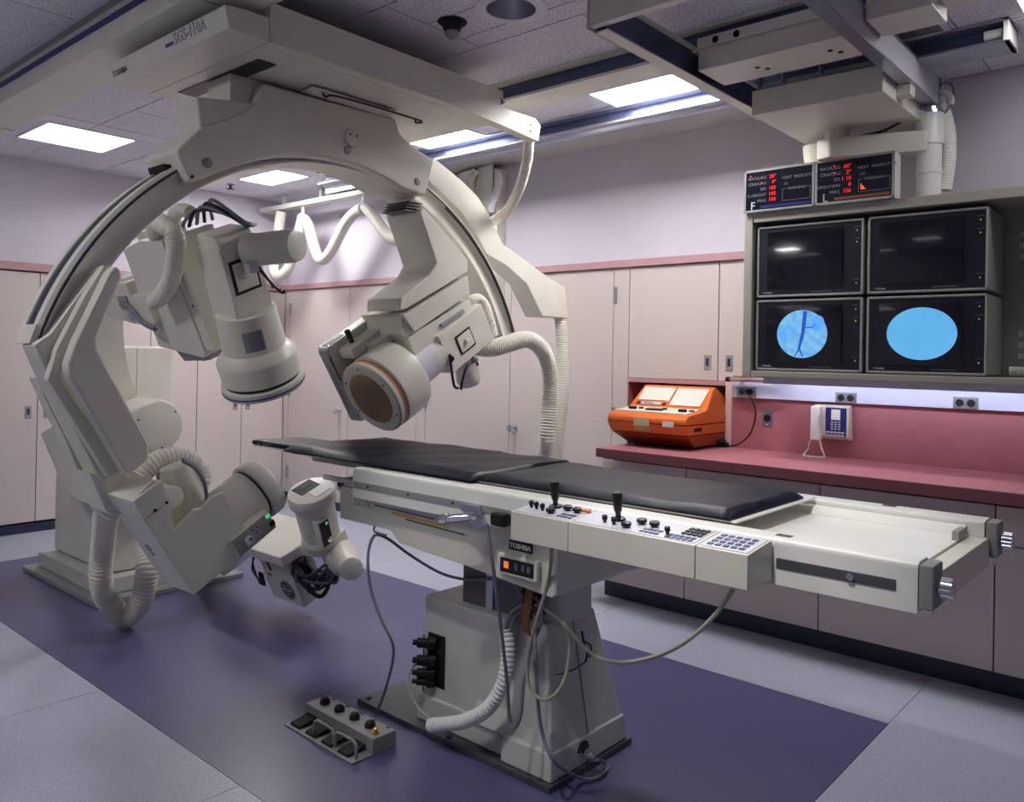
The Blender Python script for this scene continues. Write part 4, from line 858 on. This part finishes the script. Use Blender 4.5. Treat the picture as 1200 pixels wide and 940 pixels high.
G(MF).hose([(p[0]-3.7, -.16+.12*max(0, (k-6)/4), p[1]) for k, p in enumerate(hq)], .044, .017).out('corrugated_hose', HOSE, B)
G(MF).hose([(-.50, .08, 1.15), (-.42, .08, 1.24), (-.30, .06, 1.26), (-.2, .05, 1.24)], .034, .014).out('corrugated_hose', HOSE, B)
# lower arm, platform, tube and fan box
G(MF).prism([(-1.36, -.84), (-1.2, -.98), (-.80, -.74), (-.75, -.60), (-1.0, -.62)], 'y', -.08, .08, .01).out('lower_arm', CREAM, B)
G(MF).prism([(-.90, -.14), (-.25, -.14), (-.235, -.02), (-.10, .0), (-.06, .10), (-.10, .20), (-.90, .18)], 'z', -.665, -.60, .01).out('platform', CREAM, B)
G(MTU).lathe((-.16, .08, -.60), (-.16, .08, 0), [(0, .11), (.02, .11), (.03, .105)], 44).out('tube_collar', CREAM, B)
G(MTU).lathe((-.16, .08, -.60), (-.16, .08, 0), [(0, .100), (.24, .108), (.242, .114), (.256, .126), (.295, .128), (.315, .121), (.32, .1)], 48).out('x_ray_tube', CREAM, B)
G(MTU).box(-.245, -.155, .02, .14, -.285, -.277, .001).out('collimator_window', STEEL, B)
G(MTU).box(-.203, -.197, .025, .135, -.278, -.2755).out('collimator_blade', BLACK, B)
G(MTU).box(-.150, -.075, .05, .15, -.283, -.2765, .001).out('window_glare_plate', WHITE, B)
q = G(MTU).box(-.09, -.04, .0, .07, -.57, -.40, .006).out('control_box', CREAM, B)
G(MTU).box(-.041, -.036, .005, .065, -.56, -.41, .001).out('control_face', STEEL, q)
G(MTU).box(-.037, -.034, .042, .056, -.435, -.42).out('green_button', GREEN, q)
G(MTU).box(-.037, -.034, .014, .028, -.435, -.42).out('button', BLACK, q)
G(MTU).lathe((-.037, .045, -.53), (.1, .045, -.53), [(0, .018), (.012, .015), (.014, .008)], 20).out('knob', CHROME, q)
G(MF).box(-.58, -.28, -.10, .06, -.96, -.68, .006).out('fan_box', CREAM, B)
G(MF).cyl((-.38, -.1005, -.86), (-.38, -.104, -.86), .058, n=32).out('fan_opening', BLACK, B)
for a in range(0, 180, 45):
    c_, s_ = math.cos(math.radians(a))*.055, math.sin(math.radians(a))*.055
    G(MF).tube([(-.38-c_, -.106, -.86-s_), (-.38+c_, -.106, -.86+s_)], .003, 6).out('fan_guard_bar', CHROME, B)
for r in (.03, .056): G(MF).sweep([(-.38+r*math.cos(a), -.106, -.86+r*math.sin(a)) for a in [math.pi*2*i/28 for i in range(29)]], .002, 6).out('fan_guard_ring', GREY, B)
G(MF).box(-.50, -.48, -.104, -.10, -.76, -.70).out('warning_label', mat('red_label', (140, 44, 40), .5), B)
G(MF).box(-.54, -.50, -.1025, -.10, -.80, -.78).out('type_plate', PLATE, B)
G(MF).lathe((-.20, .16, -.74), (.17, .0, -.68), [(0, .06), (.02, .09), (.2, .09), (.28, .062), (.38, .06), (.385, .05)], 32).out('tube_motor', CREAM, B)
random.seed(9)
for k in range(12):
    r = lambda s: random.uniform(-s, s)
    P = [(-.26+r(.04), .0+r(.08), -.67), (-.24+r(.03), -.06+r(.05), -.74+r(.03)), (-.18+r(.06), -.02+r(.08), -.82+r(.05)), (-.10+r(.05), .03+r(.05), -.78+r(.05)), (-.04+r(.06), .04+r(.03), -.70+r(.02))]
    G(MF).tube(P, .009 if k % 3 else .012, 7).out('cable', CABLEK if k % 2 else DGREY, B)
for k in range(5): G(MF).tube([(-.62+.008*k, -.10, -.67), (-.63-.01*k, -.12, -.74-.01*k), (-.62+.012*k, -.13, -.86), (-.60+.01*k, -.12, -.78)], .004, 6).out('cable', CABLEK, B)
# big drooping floor hose
G().hose([(3.8, -3.286, 0.896), (3.45, -3.148, 0.789), (3.15, -3.034, 0.639), (2.95, -2.961, 0.468), (2.9, -2.946, 0.325), (2.85, -2.893, 0.185), (2.83, -2.79, .062), (2.9, -2.759, 0.117), (2.95, -2.743, 0.22), (2.95, -2.732, 0.339), (2.85, -2.688, 0.428), (2.7, -2.602, 0.485), (2.42, -2.45, .60), (2.16, -2.35, .58)], .058, .019, 18, .15).out('corrugated_hose', HOSE, B)
# ================================================================ HOSE TRACK, WALL BOX
t = thing('hose_track', 'short ceiling track with looping cream hoses in the room corner', 'hose track', (.9, -.3, 2.9))
G().box(.08, 1.75, -.36, -.24, 2.855, 2.90, .004).out('track', CREAMD, t)
G().box(1.2, 1.9, -.40, -.30, 2.905, 2.96, .004).out('trolley', ALU, t)
for x in (.4, 1.0, 1.6): G().box(x, x+.03, -.32, -.28, 2.90, 2.999).out('hanger', CREAMD, t)
for x in (.72, 1.62): G().cyl((x, -.3, 2.855), (x, -.3, 2.78), .014, n=12).out('hook', WHITE, t); G().sweep([(x, -.3+.055*math.cos(a), 2.74+.05*math.sin(a)) for a in [math.pi*2*i/16 for i in range(17)]], .009, 8).out('hook_ring', WHITE, t)
hp = [(.36, -.30, 2.85), (.30, -.30, 2.6), (.28, -.32, 2.30), (.38, -.32, 2.22), (.52, -.3, 2.32), (.66, -.3, 2.62), (.73, -.3, 2.73), (.82, -.3, 2.66), (.95, -.3, 2.40), (1.05, -.3, 2.34), (1.18, -.3, 2.42), (1.40, -.3, 2.66), (1.60, -.3, 2.745), (1.72, -.3, 2.70), (1.95, -.32, 2.50), (2.15, -.34, 2.42), (2.35, -.34, 2.40)]
G().hose(hp, .05, .016, 14, .04).out('corrugated_hose', HOSE, t)
t = thing('wall_duct', 'flat cream cable duct on the right wall under the silver rail, with a plastic bag', 'cable duct', (2.77, -.06, 2.27))
G().box(2.965, 3.01, -.10, -.001, 1.95, 2.94, .004).out('duct_side', CREAM, t)
G().prism([(2.584, 2.958), (2.736, 2.971), (2.752, 2.739), (2.66, 2.627), (2.489, 2.824), (2.576, 2.89)], 'y', -.10, -.086, .002).out('duct_cover', WHITE, t)
G().prism([(2.792, 2.977), (2.947, 2.982), (2.952, 2.796), (2.93, 2.599), (2.82, 2.597), (2.76, 2.785), (2.785, 2.904)], 'y', -.10, -.086, .002).out('duct_cover', WHITE, t)
G().box(2.42, 2.96, -.085, -.002, 2.20, 2.93, .004).out('duct_body', CREAMD, t)
G().box(2.80, 2.955, -.088, -.0845, 2.72, 2.92).out('duct_opening', BLACK, t)
G().hose([(2.813, -0.14, 2.947), (2.768, -0.15, 2.87), (2.78, -0.15, 2.768), (2.848, -0.15, 2.667), (2.941, -0.15, 2.578)], .032, .013).out('hose', HOSE, t)
random.seed(3); n, k_ = 26, 12; V = []; F = []
cl = catmull([(3.021, -0.12, 2.915), (3.041, -0.12, 2.821), (2.999, -0.12, 2.714), (2.958, -0.12, 2.6)], 9)
for i, c in enumerate(cl):
    w = .045*(.55+.45*math.sin(math.pi*(i+1)/(len(cl)+1)))
    for j in range(k_):
        a = 2*math.pi*j/k_; r = w*(1+random.uniform(-.22, .22)); V.append((c.x+r*math.cos(a), c.y+.5*r*math.sin(a), c.z+random.uniform(-.006, .006)))
for i in range(len(cl)-1):
    for j in range(k_): F.append((i*k_+j, i*k_+(j+1) % k_, (i+1)*k_+(j+1) % k_, (i+1)*k_+j))
F += [list(range(k_))[::-1], [(len(cl)-1)*k_+j for j in range(k_)]]
G().raw(V, F).out('plastic_bag', mat('milky_plastic_film', (235, 235, 240), .2, spec=.7), t, 25)
# ================================================================ PATIENT TABLE
T = thing('examination_table', 'long cream patient table on a boxy pedestal with steel end knobs', 'patient table', (4.99, -2.26, 0))
G().box(4.463, 5.515, -2.515, -2.0, .001, .022, .003).out('floor_plate', DGREY, T)
for x, y in ((4.50, -2.48), (5.0, -2.49), (5.48, -2.05)): G().cyl((x, y, .022), (x, y, .028), .012, n=12).out('bolt', STEEL, T)
# pedestal, flared towards the foot end

G().hexa([(4.80, -2.45, .10), (5.26, -2.45, .10), (5.26, -2.06, .10), (4.80, -2.06, .10)], [(4.80, -2.45, .522), (5.24, -2.45, .522), (5.24, -2.06, .522), (4.80, -2.06, .522)], .012, 3).out('pedestal', CREAMD, T)
G().hexa([(5.10, -2.475, .10), (5.49, -2.475, .10), (5.49, -2.03, .10), (5.10, -2.03, .10)], [(5.10, -2.36, .515), (5.375, -2.36, .515), (5.375, -2.07, .515), (5.10, -2.07, .515)], .012, 3).out('pedestal_flare', CREAMD, T)
G().hexa([(4.785, -2.465, .0225), (5.25, -2.465, .0225), (5.27, -2.495, .0225), (5.505, -2.495, .0225), (5.505, -2.02, .0225), (4.785, -2.02, .0225)],
         [(4.79, -2.46, .125), (5.25, -2.46, .125), (5.27, -2.482, .115), (5.495, -2.482, .115), (5.495, -2.025, .115), (4.79, -2.025, .125)], .008, 3).out('pedestal_skirt', CREAMD, T)
G().hexa([(5.4925, -2.26, .1), (5.4935, -2.26, .1), (5.4935, -2.257, .1), (5.4925, -2.257, .1)], [(5.378, -2.22, .51), (5.379, -2.22, .51), (5.379, -2.217, .51), (5.378, -2.217, .51)]).out('pedestal_seam', STEEL, T)
G().box(4.80, 4.806, -2.45, -2.40, .13, .36).box(4.83, 4.93, -2.453, -2.446, .17, .38, .008).out('connector_recess', BLACK, T)
random.seed(5)
for k, (z, r) in enumerate(((.34, .028), (.27, .03), (.22, .026), (.185, .022))):
    G().lathe((4.87, -2.45, z), (4.80, -2.53, z+.01), [(0, r), (.03, r), (.034, r*.7), (.07, r*.7), (.075, r*.4), (.09, r*.4)], 16).out('plug', BLACK, T)
G().cyl((5.49, -2.30, .07), (5.50, -2.30, .07), .035, n=20).out('cable_port', BLACK, T)
G().lathe((5.495, -2.30, .07), (5.58, -2.32, .065), [(0, .014), (.03, .018), (.05, .018), (.055, .01), (.07, .01)], 16).out('port_connector', CHROME, T)
# lifting column
G().box(4.97, 5.28, -2.40, -2.10, .50, .74, .004).out('lift_column', mat('dull_steel', (96, 94, 96), .4, metal=.3), T)
G().box(5.10, 5.135, -2.405, -2.40, .50, .74).out('column_strip', ALU, T)
G().box(5.30, 5.40, -2.33, -2.12, .50, .72, .01).out('column_cover', CREAMD, T)
for k in range(5): G().box(5.29, 5.345, -2.39, -2.34, .535+.03*k, .55+.03*k, .004).out('bellows_fold', BLACK, T)
# saddle body
sb = [(4.43, .935), (4.425, .905), (4.43, .797), (4.755, .797), (4.81, .755), (5.15, .735), (5.575, .70), (5.60, .72), (5.60, .935)]
G().prism(sb, 'y', -2.60, -1.93, .008).out('saddle', CREAM, T)
G().prism([(4.44, .935), (4.44, .962), (4.60, .962), (4.60, .935)], 'y', -2.59, -1.95, .004).out('saddle_end', CREAM, T)
text('model_lettering', 'CAT-FX', mat('outline_grey_print', (120, 118, 130), .5), T, (4.525, -2.6005, .868), (1, 0, -.01), (0, 0, 1), .036, ext=.0005, squeeze=.85, offset=.0008)
text('lettering_core', 'CAT-FX', CREAM, T, (4.525, -2.6011, .868), (1, 0, -.01), (0, 0, 1), .036, ext=.0005, squeeze=.85, offset=-.0007)
def stripe(x0, z0, x1, z1, w, m): G().hexa([(x0, -2.6015, z0-w), (x1, -2.6015, z1-w), (x1, -2.5995, z1-w), (x0, -2.5995, z0-w)], [(x0, -2.6015, z0+w), (x1, -2.6015, z1+w), (x1, -2.5995, z1+w), (x0, -2.5995, z0+w)]).out('stripe', m, T)
stripe(4.66, .885, 5.01, .880, .0025, mat('slate_stripe', (92, 96, 130), .4)); stripe(4.77, .867, 5.09, .861, .005, mat('amber_stripe', (214, 172, 84), .4)); stripe(4.85, .855, 5.17, .846, .003, mat('green_stripe', (70, 110, 96), .4))
G().box(5.388, 5.492, -2.604, -2.60, .832, .866, .001).out('nameplate', BLACK, T)
text('maker_lettering', 'TOSHIBA', WHITE, T, (5.44, -2.6045, .841), (1, 0, 0), (0, 0, 1), .023, align='CENTER', offset=.0006)
ds = G(); ds.box(5.352, 5.53, -2.622, -2.60, .745, .818, .008); ds = ds.out('readout_bezel', CREAM, T)
G().box(5.366, 5.516, -2.6235, -2.621, .757, .806, .001).out('readout_window', BLACK, ds)
G().box(5.385, 5.405, -2.625, -2.623, .772, .795).out('orange_lamp', mat('amber_lamp', (235, 120, 30), .4, emit=.8), ds)
G().box(5.372, 5.383, -2.625, -2.623, .772, .795).out('blue_lamp', NAVY, ds)
for x in (5.44, 5.47, 5.495): G().box(x-.007, x+.007, -2.625, -2.623, .772, .795).out('switch', TXTD, ds)
# side rails
def side_rail(y0, y1, name):
    s = 1 if y0 < -2.2 else -1
    yo, yi = (y0, y1)
    P = [(yo, .912), (yo, 1.018), (yo+s*.004, 1.028), (yo+s*.014, 1.033), (yi-s*.01, 1.033), (yi, 1.026), (yi, .99), (yi, .912)]
    return G().prism(P, 'x', 4.578, 6.703, .002).out(name, WHITE, T)
side_rail(-2.65, -2.56, 'side_rail'); side_rail(-1.87, -1.955, 'side_rail')
G().box(4.585, 5.64, -2.6535, -2.649, .953, .978, .001).out('accessory_strip', GREY, T)
for x in (4.68, 4.92, 5.16): G().cyl((x, -2.656, .966), (x, -2.653, .966), .005, n=10).out('screw', STEEL, T)
G().box(6.36, 6.655, -2.6525, -2.649, .958, .984, .008).out('rail_slot', DGREY, T)
G().cyl((6.55, -2.657, .971), (6.55, -2.651, .971), .009, n=14).out('slot_bolt', CHROME, T)
G().box(4.60, 6.66, -2.5595, -1.956, .975, .988, .003).out('tray', WHITE, T)
G().prism([(-2.559, .9885), (-2.559, 1.014), (-2.535, 1.010), (-2.51, .9885)], 'x', 4.6, 6.655).prism([(-1.957, .9885), (-1.957, 1.014), (-1.98, 1.010), (-2.0, .9885)], 'x', 4.6, 6.655).out('tray_lip', WHITE, T)
G().box(6.665, 6.715, -2.57, -1.95, .90, .985, .004).out('end_crossbar', CREAM, T)
G().box(6.645, 6.665, -2.09, -2.0, .986, 1.015, .003).out('end_latch', GREY, T)
for i, y in enumerate((-2.61, -1.91)):
    G().box(6.7045, 6.737, y-.042, y+.042, .925, 1.03, .006).out('end_block', GREY, T)
    k = G(); k.lathe((6.737, y, .975), (6.9, y, .975), [(0, .016), (.004, .016), (.005, .023), (.032, .023), (.035, .02), (.036, .008)], 36); k = k.out('steel_knob', CHROME, T)
    for a in range(0, 360, 30):
        c_, s_ = math.cos(math.radians(a)), math.sin(math.radians(a)); G().cyl((6.744, y+.023*c_, .975+.023*s_), (6.767, y+.023*c_, .975+.023*s_), .0022, n=6).out('knurl', ALU, k)
    G().cyl((6.72, y+.02, .925), (6.722, y+.02, .895), .005, n=12).out('lock_pin', CHROME, T)
for x, y in ((6.36, -2.60), (6.42, -1.905)): G().box(x-.02, x+.02, y-.012, y+.012, 1.0325, 1.0345).out('scale_window', DGREY, T)
# sliding bar at the head end
G().box(4.36, 4.60, -2.64, -2.62, .958, .978, .004).out('slide_bar', ALU, T)
G().box(4.27, 4.60, -2.50, -2.06, .90, .94, .006).out('head_box', BLACK, T)
G().box(4.28, 4.60, -2.51, -2.05, .89, .899).out('head_box_trim', ALU, T)
# crank handle, black knob
G().prism([(5.22, .975), (5.30, .978), (5.335, .91), (5.30, .895), (5.22, .955)], 'y', -2.675, -2.654, .003).out('crank_bracket', ALU, T)
G().lathe((5.31, -2.70, .945), (5.16, -2.72, .915), [(0, .012), (.02, .016), (.11, .017), (.112, .021), (.14, .021), (.145, .015)], 24).out('crank_handle', CHROME, T)
G().box(5.38, 5.445, -2.70, -2.655, .925, .972, .012).out('knob', BLACK, T)
G().cyl((5.49, -2.70, .955), (5.49, -2.65, .955), .018, n=20, bev=.004).out('knob', BLACK, T)
G().cyl((5.465, -2.68, .955), (5.48, -2.66, .955), .014, n=16).out('collar', CHROME, T)
# control panel
cpx = [5.565, 5.79, 6.205, 6.352]
for a, b in zip(cpx, cpx[1:]): G().prism([(-2.80, .925), (-2.80, 1.014), (-2.655, 1.03), (-2.655, .925)], 'x', a+.001, b-.001, .003).out('console_section', CREAM, T)
MC = frame((5.565, -2.80, 1.0145), (1, 0, 0), Vector((0, -.11, 1)))    # local: x along, y depth, z out of the panel
G(MC).box(.008, .217, .008, .135, .0, .0015).box(.233, .63, .008, .135, .0, .0015).box(.648, .78, .008, .135, 0, .0015).out('keypad_sheet', FACE, T)
def ctl(x, y, r, h, m=BLACK, top=None, nm='knob'):
    G(MC).lathe((x, y, .0015), (x, y, 1), [(0, r*.6), (h*.4, r*.6), (h*.42, r), (h*.9, r), (h, r*.7)], 14).out(nm, m, T)
def joy(x, y):
    G(MC).lathe((x, y, .0015), (x, y, 1), [(0, .022), (.006, .02), (.008, .008), (.02, .008), (.03, .012), (.075, .016), (.082, .012)], 18).out('joystick', BLACK, T)
joy(.10, .10); joy(.345, .085)
for x, y in ((.035, .06), (.06, .055), (.088, .05)): ctl(x, y, .008, .022)
for x, y in ((.128, .04), (.155, .09), (.195, .085)): ctl(x, y, .015, .016)
for x, y in ((.325, .045), (.36, .04)): ctl(x, y, .008, .022)
for x, y in ((.405, .035), (.425, .085), (.47, .08)): ctl(x, y, .015, .016)
ctl(.535, .04, .008, .022)
G(MC).box(.24-.04, .24-.015, .10, .118, .001, .008, .001).out('orange_button', mat('orange_button', (230, 120, 80), .4), T)
for r in range(2):
    for c_ in range(4):
        G(MC).box(.165+c_*.014, .174+c_*.014, .02+r*.022, .032+r*.022, .001, .004).out('key', KEY, T)
        G(MC).box(.455+c_*.016, .466+c_*.016, .02+r*.024, .032+r*.024, .001, .004).out('key', KEY, T)
for r in range(3):
    for c_ in range(4): G(MC).box(.565+c_*.016, .577+c_*.016, .06+r*.022, .074+r*.022, .001, .006, .001).out('key', BLACK, T)
for r in range(2):
    for c_ in range(5): G(MC).box(.54+c_*.017, .552+c_*.017, .014+r*.02, .026+r*.02, .001, .004).out('key', KEY, T)
for r in range(4):
    for c_ in range(5): G(MC).box(.662+c_*.022, .676+c_*.022, .022+r*.026, .036+r*.026, .001, .004).out('key', KEY, T)
# ---------------------------------------------------------------- tabletop and mattress
tt = thing('table_slab', 'thin pale radiology slab under the black mattress, on the patient table', 'tabletop', (5.0, -2.3, 1.02))
sl = [(3.665, -2.555), (3.97, -2.56), (4.03, -2.60), (4.56, -2.555), (6.20, -2.555), (6.20, -1.96), (4.03, -1.96), (3.97, -2.25), (3.665, -2.29)]
G().prism(sl, 'z', 1.034, 1.040, .002).out('slab', WHITE, tt)
G().prism([(4.10, -2.52), (6.0, -2.52), (6.0, -2.0), (4.10, -2.0)], 'z', 1.0, 1.0335, .01).out('slab_core', GREY, tt)
def pad(P, z0, z1, name, sag=0):
    b = G().prism(P, 'z', z0, z1, .014, 4); return b
m = thing('mattress', 'black vinyl mattress lying along the patient table', 'mattress', (5.0, -2.3, 1.04))
pad([(3.66, -2.56), (4.05, -2.56), (4.05, -2.27), (3.70, -2.29)], 1.0405, 1.064, 'head').out('head_pad', PAD, m)
random.seed(2)
def big_pad(x0, x1, y0, y1, z0, z1):
    nx, ny = 60, 18; V = []; F = []
    for j in range(ny+1):
        for i in range(nx+1):
            u, v = i/nx, j/ny; e = min(u*(x1-x0), (1-u)*(x1-x0), v*(y1-y0), (1-v)*(y1-y0)); f = 1-max(0, 1-e/.02)**2
            x = x0+(x1-x0)*u; y = y0+(y1-y0)*v
            w = .0022*math.sin(x*9+y*4)+.0016*math.sin(x*23-y*15)+(.003*math.exp(-((x-4.95+.5*(y+2.3))/.02)**2))
            V.append((x, y, z0+.006+(z1-z0-.006)*f+w*f))
    k = len(V)
    bd = [i for i in range(nx+1)]+[(j+1)*(nx+1)-1 for j in range(1, ny+1)]+[ny*(nx+1)+i for i in range(nx-1, -1, -1)]+[j*(nx+1) for j in range(ny-1, 0, -1)]
    for j in range(ny):
        for i in range(nx): F.append((j*(nx+1)+i, j*(nx+1)+i+1, (j+1)*(nx+1)+i+1, (j+1)*(nx+1)+i))
    V += [(V[i][0], V[i][1], z0) for i in bd]
    n_ = len(bd); F += [(bd[i], bd[(i+1) % n_], k+(i+1) % n_, k+i) for i in range(n_)]; F.append([k+i for i in range(n_)][::-1])
    return G().raw(V, F)
big_pad(4.0, 5.2, -2.60, -1.98, 1.041, 1.070).out('body_pad', PAD, m, 50)
big_pad(5.205, 6.185, -2.56, -2.03, 1.041, 1.066).out('leg_pad', PAD, m, 50)
G().box(3.72, 3.74, -2.562, -2.5595, 1.048, 1.056).box(3.76, 3.84, -2.562, -2.5595, 1.049, 1.055).out('white_print', TXTD, m)
# ---------------------------------------------------------------- cables on the table
def cable(P, r, m, label, name='cable'): return tag(recentre(G().tube(P, r, 8, 10).out(name, m)), label, 'cable')
W_ = G(); W_.tube([(4.62, -2.56, .797), (4.62, -2.57, .77), (4.66, -2.57, .765), (4.70, -2.57, .765)], .004, 8); W_.out('cable_hook', GREY, T)
cable([(5.37, -2.7, 0.93), (5.401, -2.7, 0.803), (5.4, -2.66, 0.623), (5.401, -2.62, 0.41), (5.402, -2.6, 0.259), (5.423, -2.6, 0.227), (5.452, -2.6, 0.28), (5.444, -2.58, 0.382), (5.426, -2.52, 0.478), (5.437, -2.48, 0.561), (5.42, -2.46, 0.606), (5.362, -2.42, 0.622)], .0062, CABLEG, 'grey cable hanging from the crank bracket in a narrow loop before the pedestal')
cable([(4.628, -2.548, 0.012), (4.759, -2.62, 0.152), (4.841, -2.65, 0.299), (4.879, -2.68, 0.398), (4.83, -2.7, 0.488), (4.766, -2.7, 0.589), (4.747, -2.7, 0.684), (4.706, -2.66, 0.737), (4.693, -2.62, 0.772), (4.689, -2.55, 0.744), (4.708, -2.45, 0.667), (4.867, -2.43, 0.62), (5.002, -2.42, 0.617), (5.133, -2.415, 0.642), (5.246, -2.42, 0.649), (5.318, -2.44, 0.617)], .006, CABLEG, 'grey cable rising from the foot switch and looping over the hook under the table')
cable([(5.611, -2.65, 0.882), (5.585, -2.62, 0.809), (5.553, -2.6, 0.728), (5.512, -2.6, 0.606), (5.465, -2.58, 0.474), (5.467, -2.58, 0.388), (5.509, -2.58, 0.351), (5.564, -2.58, 0.364), (5.593, -2.55, 0.415), (5.593, -2.52, 0.492), (5.573, -2.5, 0.553), (5.516, -2.48, 0.594), (5.443, -2.46, 0.611), (5.407, -2.45, 0.614)], .0065, CABLEB, 'beige cable looping in front of the pedestal flare')
cable([(5.379, -2.44, 0.602), (5.459, -2.48, 0.613), (5.588, -2.55, 0.612), (5.707, -2.6, 0.578), (5.814, -2.65, 0.578), (5.939, -2.7, 0.614), (6.075, -2.74, 0.682), (6.177, -2.76, 0.758), (6.255, -2.77, 0.844), (6.294, -2.76, 0.911)], .0062, CABLEB, 'beige cable sagging from the strap across to the console\'s right end')
cable([(5.392, -2.46, 0.6), (5.461, -2.54, 0.492), (5.493, -2.56, 0.332), (5.518, -2.56, 0.218), (5.571, -2.56, 0.148), (5.553, -2.4, 0.03), (5.58, -2.334, 0.012), (5.566, -2.239, 0.008), (5.545, -2.232, 0.02), (5.583, -2.33, 0.077)], .0065, CABLEG, 'blue-grey cable dropping past the pedestal flare to the floor-plate connector')
cable([(4.801, -2.49, 0.252), (4.806, -2.53, 0.223), (4.841, -2.55, 0.165), (4.907, -2.56, 0.121), (4.985, -2.56, 0.102)], .005, CABLEB, 'thin beige cable from the black plugs to the white hose end')
W2 = G(); W2.hose([(5.278, -2.49, 0.502), (5.302, -2.5, 0.426), (5.301, -2.52, 0.325), (5.247, -2.54, 0.223), (5.142, -2.55, 0.148), (5.041, -2.56, 0.107), (4.971, -2.56, 0.082)], .027, .0165, 18, .24)
tag(recentre(W2.out('corrugated_hose', HOSEW)), 'white corrugated hose curving down the pedestal front', 'hose')
bl = G(); bl.tube([(5.279, -2.49, 0.489), (5.289, -2.48, 0.551), (5.316, -2.46, 0.584), (5.348, -2.45, 0.598), (5.36, -2.44, 0.58)], .007, 8); bl.tube([(5.299, -2.49, 0.494), (5.305, -2.47, 0.546), (5.324, -2.45, 0.571), (5.356, -2.44, 0.588)], .007, 8)
tag(recentre(bl.out('cable_bundle', CABLEG)), 'grey cable ends entering the top of the white corrugated hose', 'cable')
st = G(); st.prism([(5.375, 0.691), (5.411, 0.692), (5.401, 0.609), (5.391, 0.558), (5.4, 0.506), (5.364, 0.522), (5.358, 0.569), (5.369, 0.62)], 'y', -2.494, -2.488, .001)
s_ = tag(recentre(st.out('leather_strap', LEATHER)), 'brown leather strap holding the cables below the table\'s readout', 'strap')
hd = G(); hd.tube([(5.535, -2.37, 0.527), (5.565, -2.4, 0.506), (5.588, -2.41, 0.476), (5.588, -2.42, 0.449)], .004, 7); hd.tube([(5.587, -2.42, 0.516), (5.616, -2.43, 0.512), (5.616, -2.43, 0.48), (5.592, -2.42, 0.465)], .003, 7); hd.tube([(5.595, -2.42, 0.454), (5.545, -2.43, 0.411), (5.479, -2.44, 0.378)], .0025, 7)
tag(recentre(hd.out('wire_clip', CABLEK)), 'black bent wire clip hanging on the pedestal\'s right side', 'clip')
# ---------------------------------------------------------------- foot switch
f = thing('foot_switch', 'grey foot switch with black domes and wire guards on the floor', 'foot switch', (4.66, -2.75, 0))
u = Vector((4.867-4.417, -2.853+2.841, 0)).normalized(); v = Vector((-u.y, u.x, 0)); MS = Matrix(((u.x, v.x, 0, 4.417), (u.y, v.y, 0, -2.841), (0, 0, 1, 0), (0, 0, 0, 1)))
G(MS).box(0, .45, 0, .205, .0005, .006, .001).out('base_plate', GREY, f)
G(MS).box(.0, .45, .095, .205, .0065, .062, .004).out('switch_box', GREY, f)
for k in range(4):
    G(MS).lathe((.06+.10*k, .15, .061), (.06+.10*k, .15, .2), [(0, .021), (.012, .021), (.022, .016), (.027, .008), (.028, .001)], 20).out('dome_button', BLACK, f)
    G(MS).prism([(.10, .03), (.015, .016), (.012, .006), (.10, .006)], 'x', .02+.107*k, .085+.107*k, .003).out('pedal', RUBBER, f)
G(MS).lathe((.42, .13, .061), (.42, .13, .2), [(0, .012), (.008, .012), (.009, .008), (.02, .01), (.024, .006)], 14).out('brass_button', mat('brass', (200, 150, 80), .3, metal=.8), f)
for a in (.165, .305):
    G(MS).sweep(catmull([(a, .03, .005), (a, .03, .05), (a+.01, .03, .063), (a+.03, .03, .068), (a+.10, .03, .068), (a+.12, .03, .063), (a+.13, .03, .05), (a+.13, .03, .005)], 5), .006, 10).out('wire_guard', GREY, f)
for k, s in enumerate(('ON', 'TIME', 'GATE', 'SET', 'AL')): text('lettering', s, STEEL, f, MS @ Vector((.045+.09*k, .19, .0625)), u, v, .014)
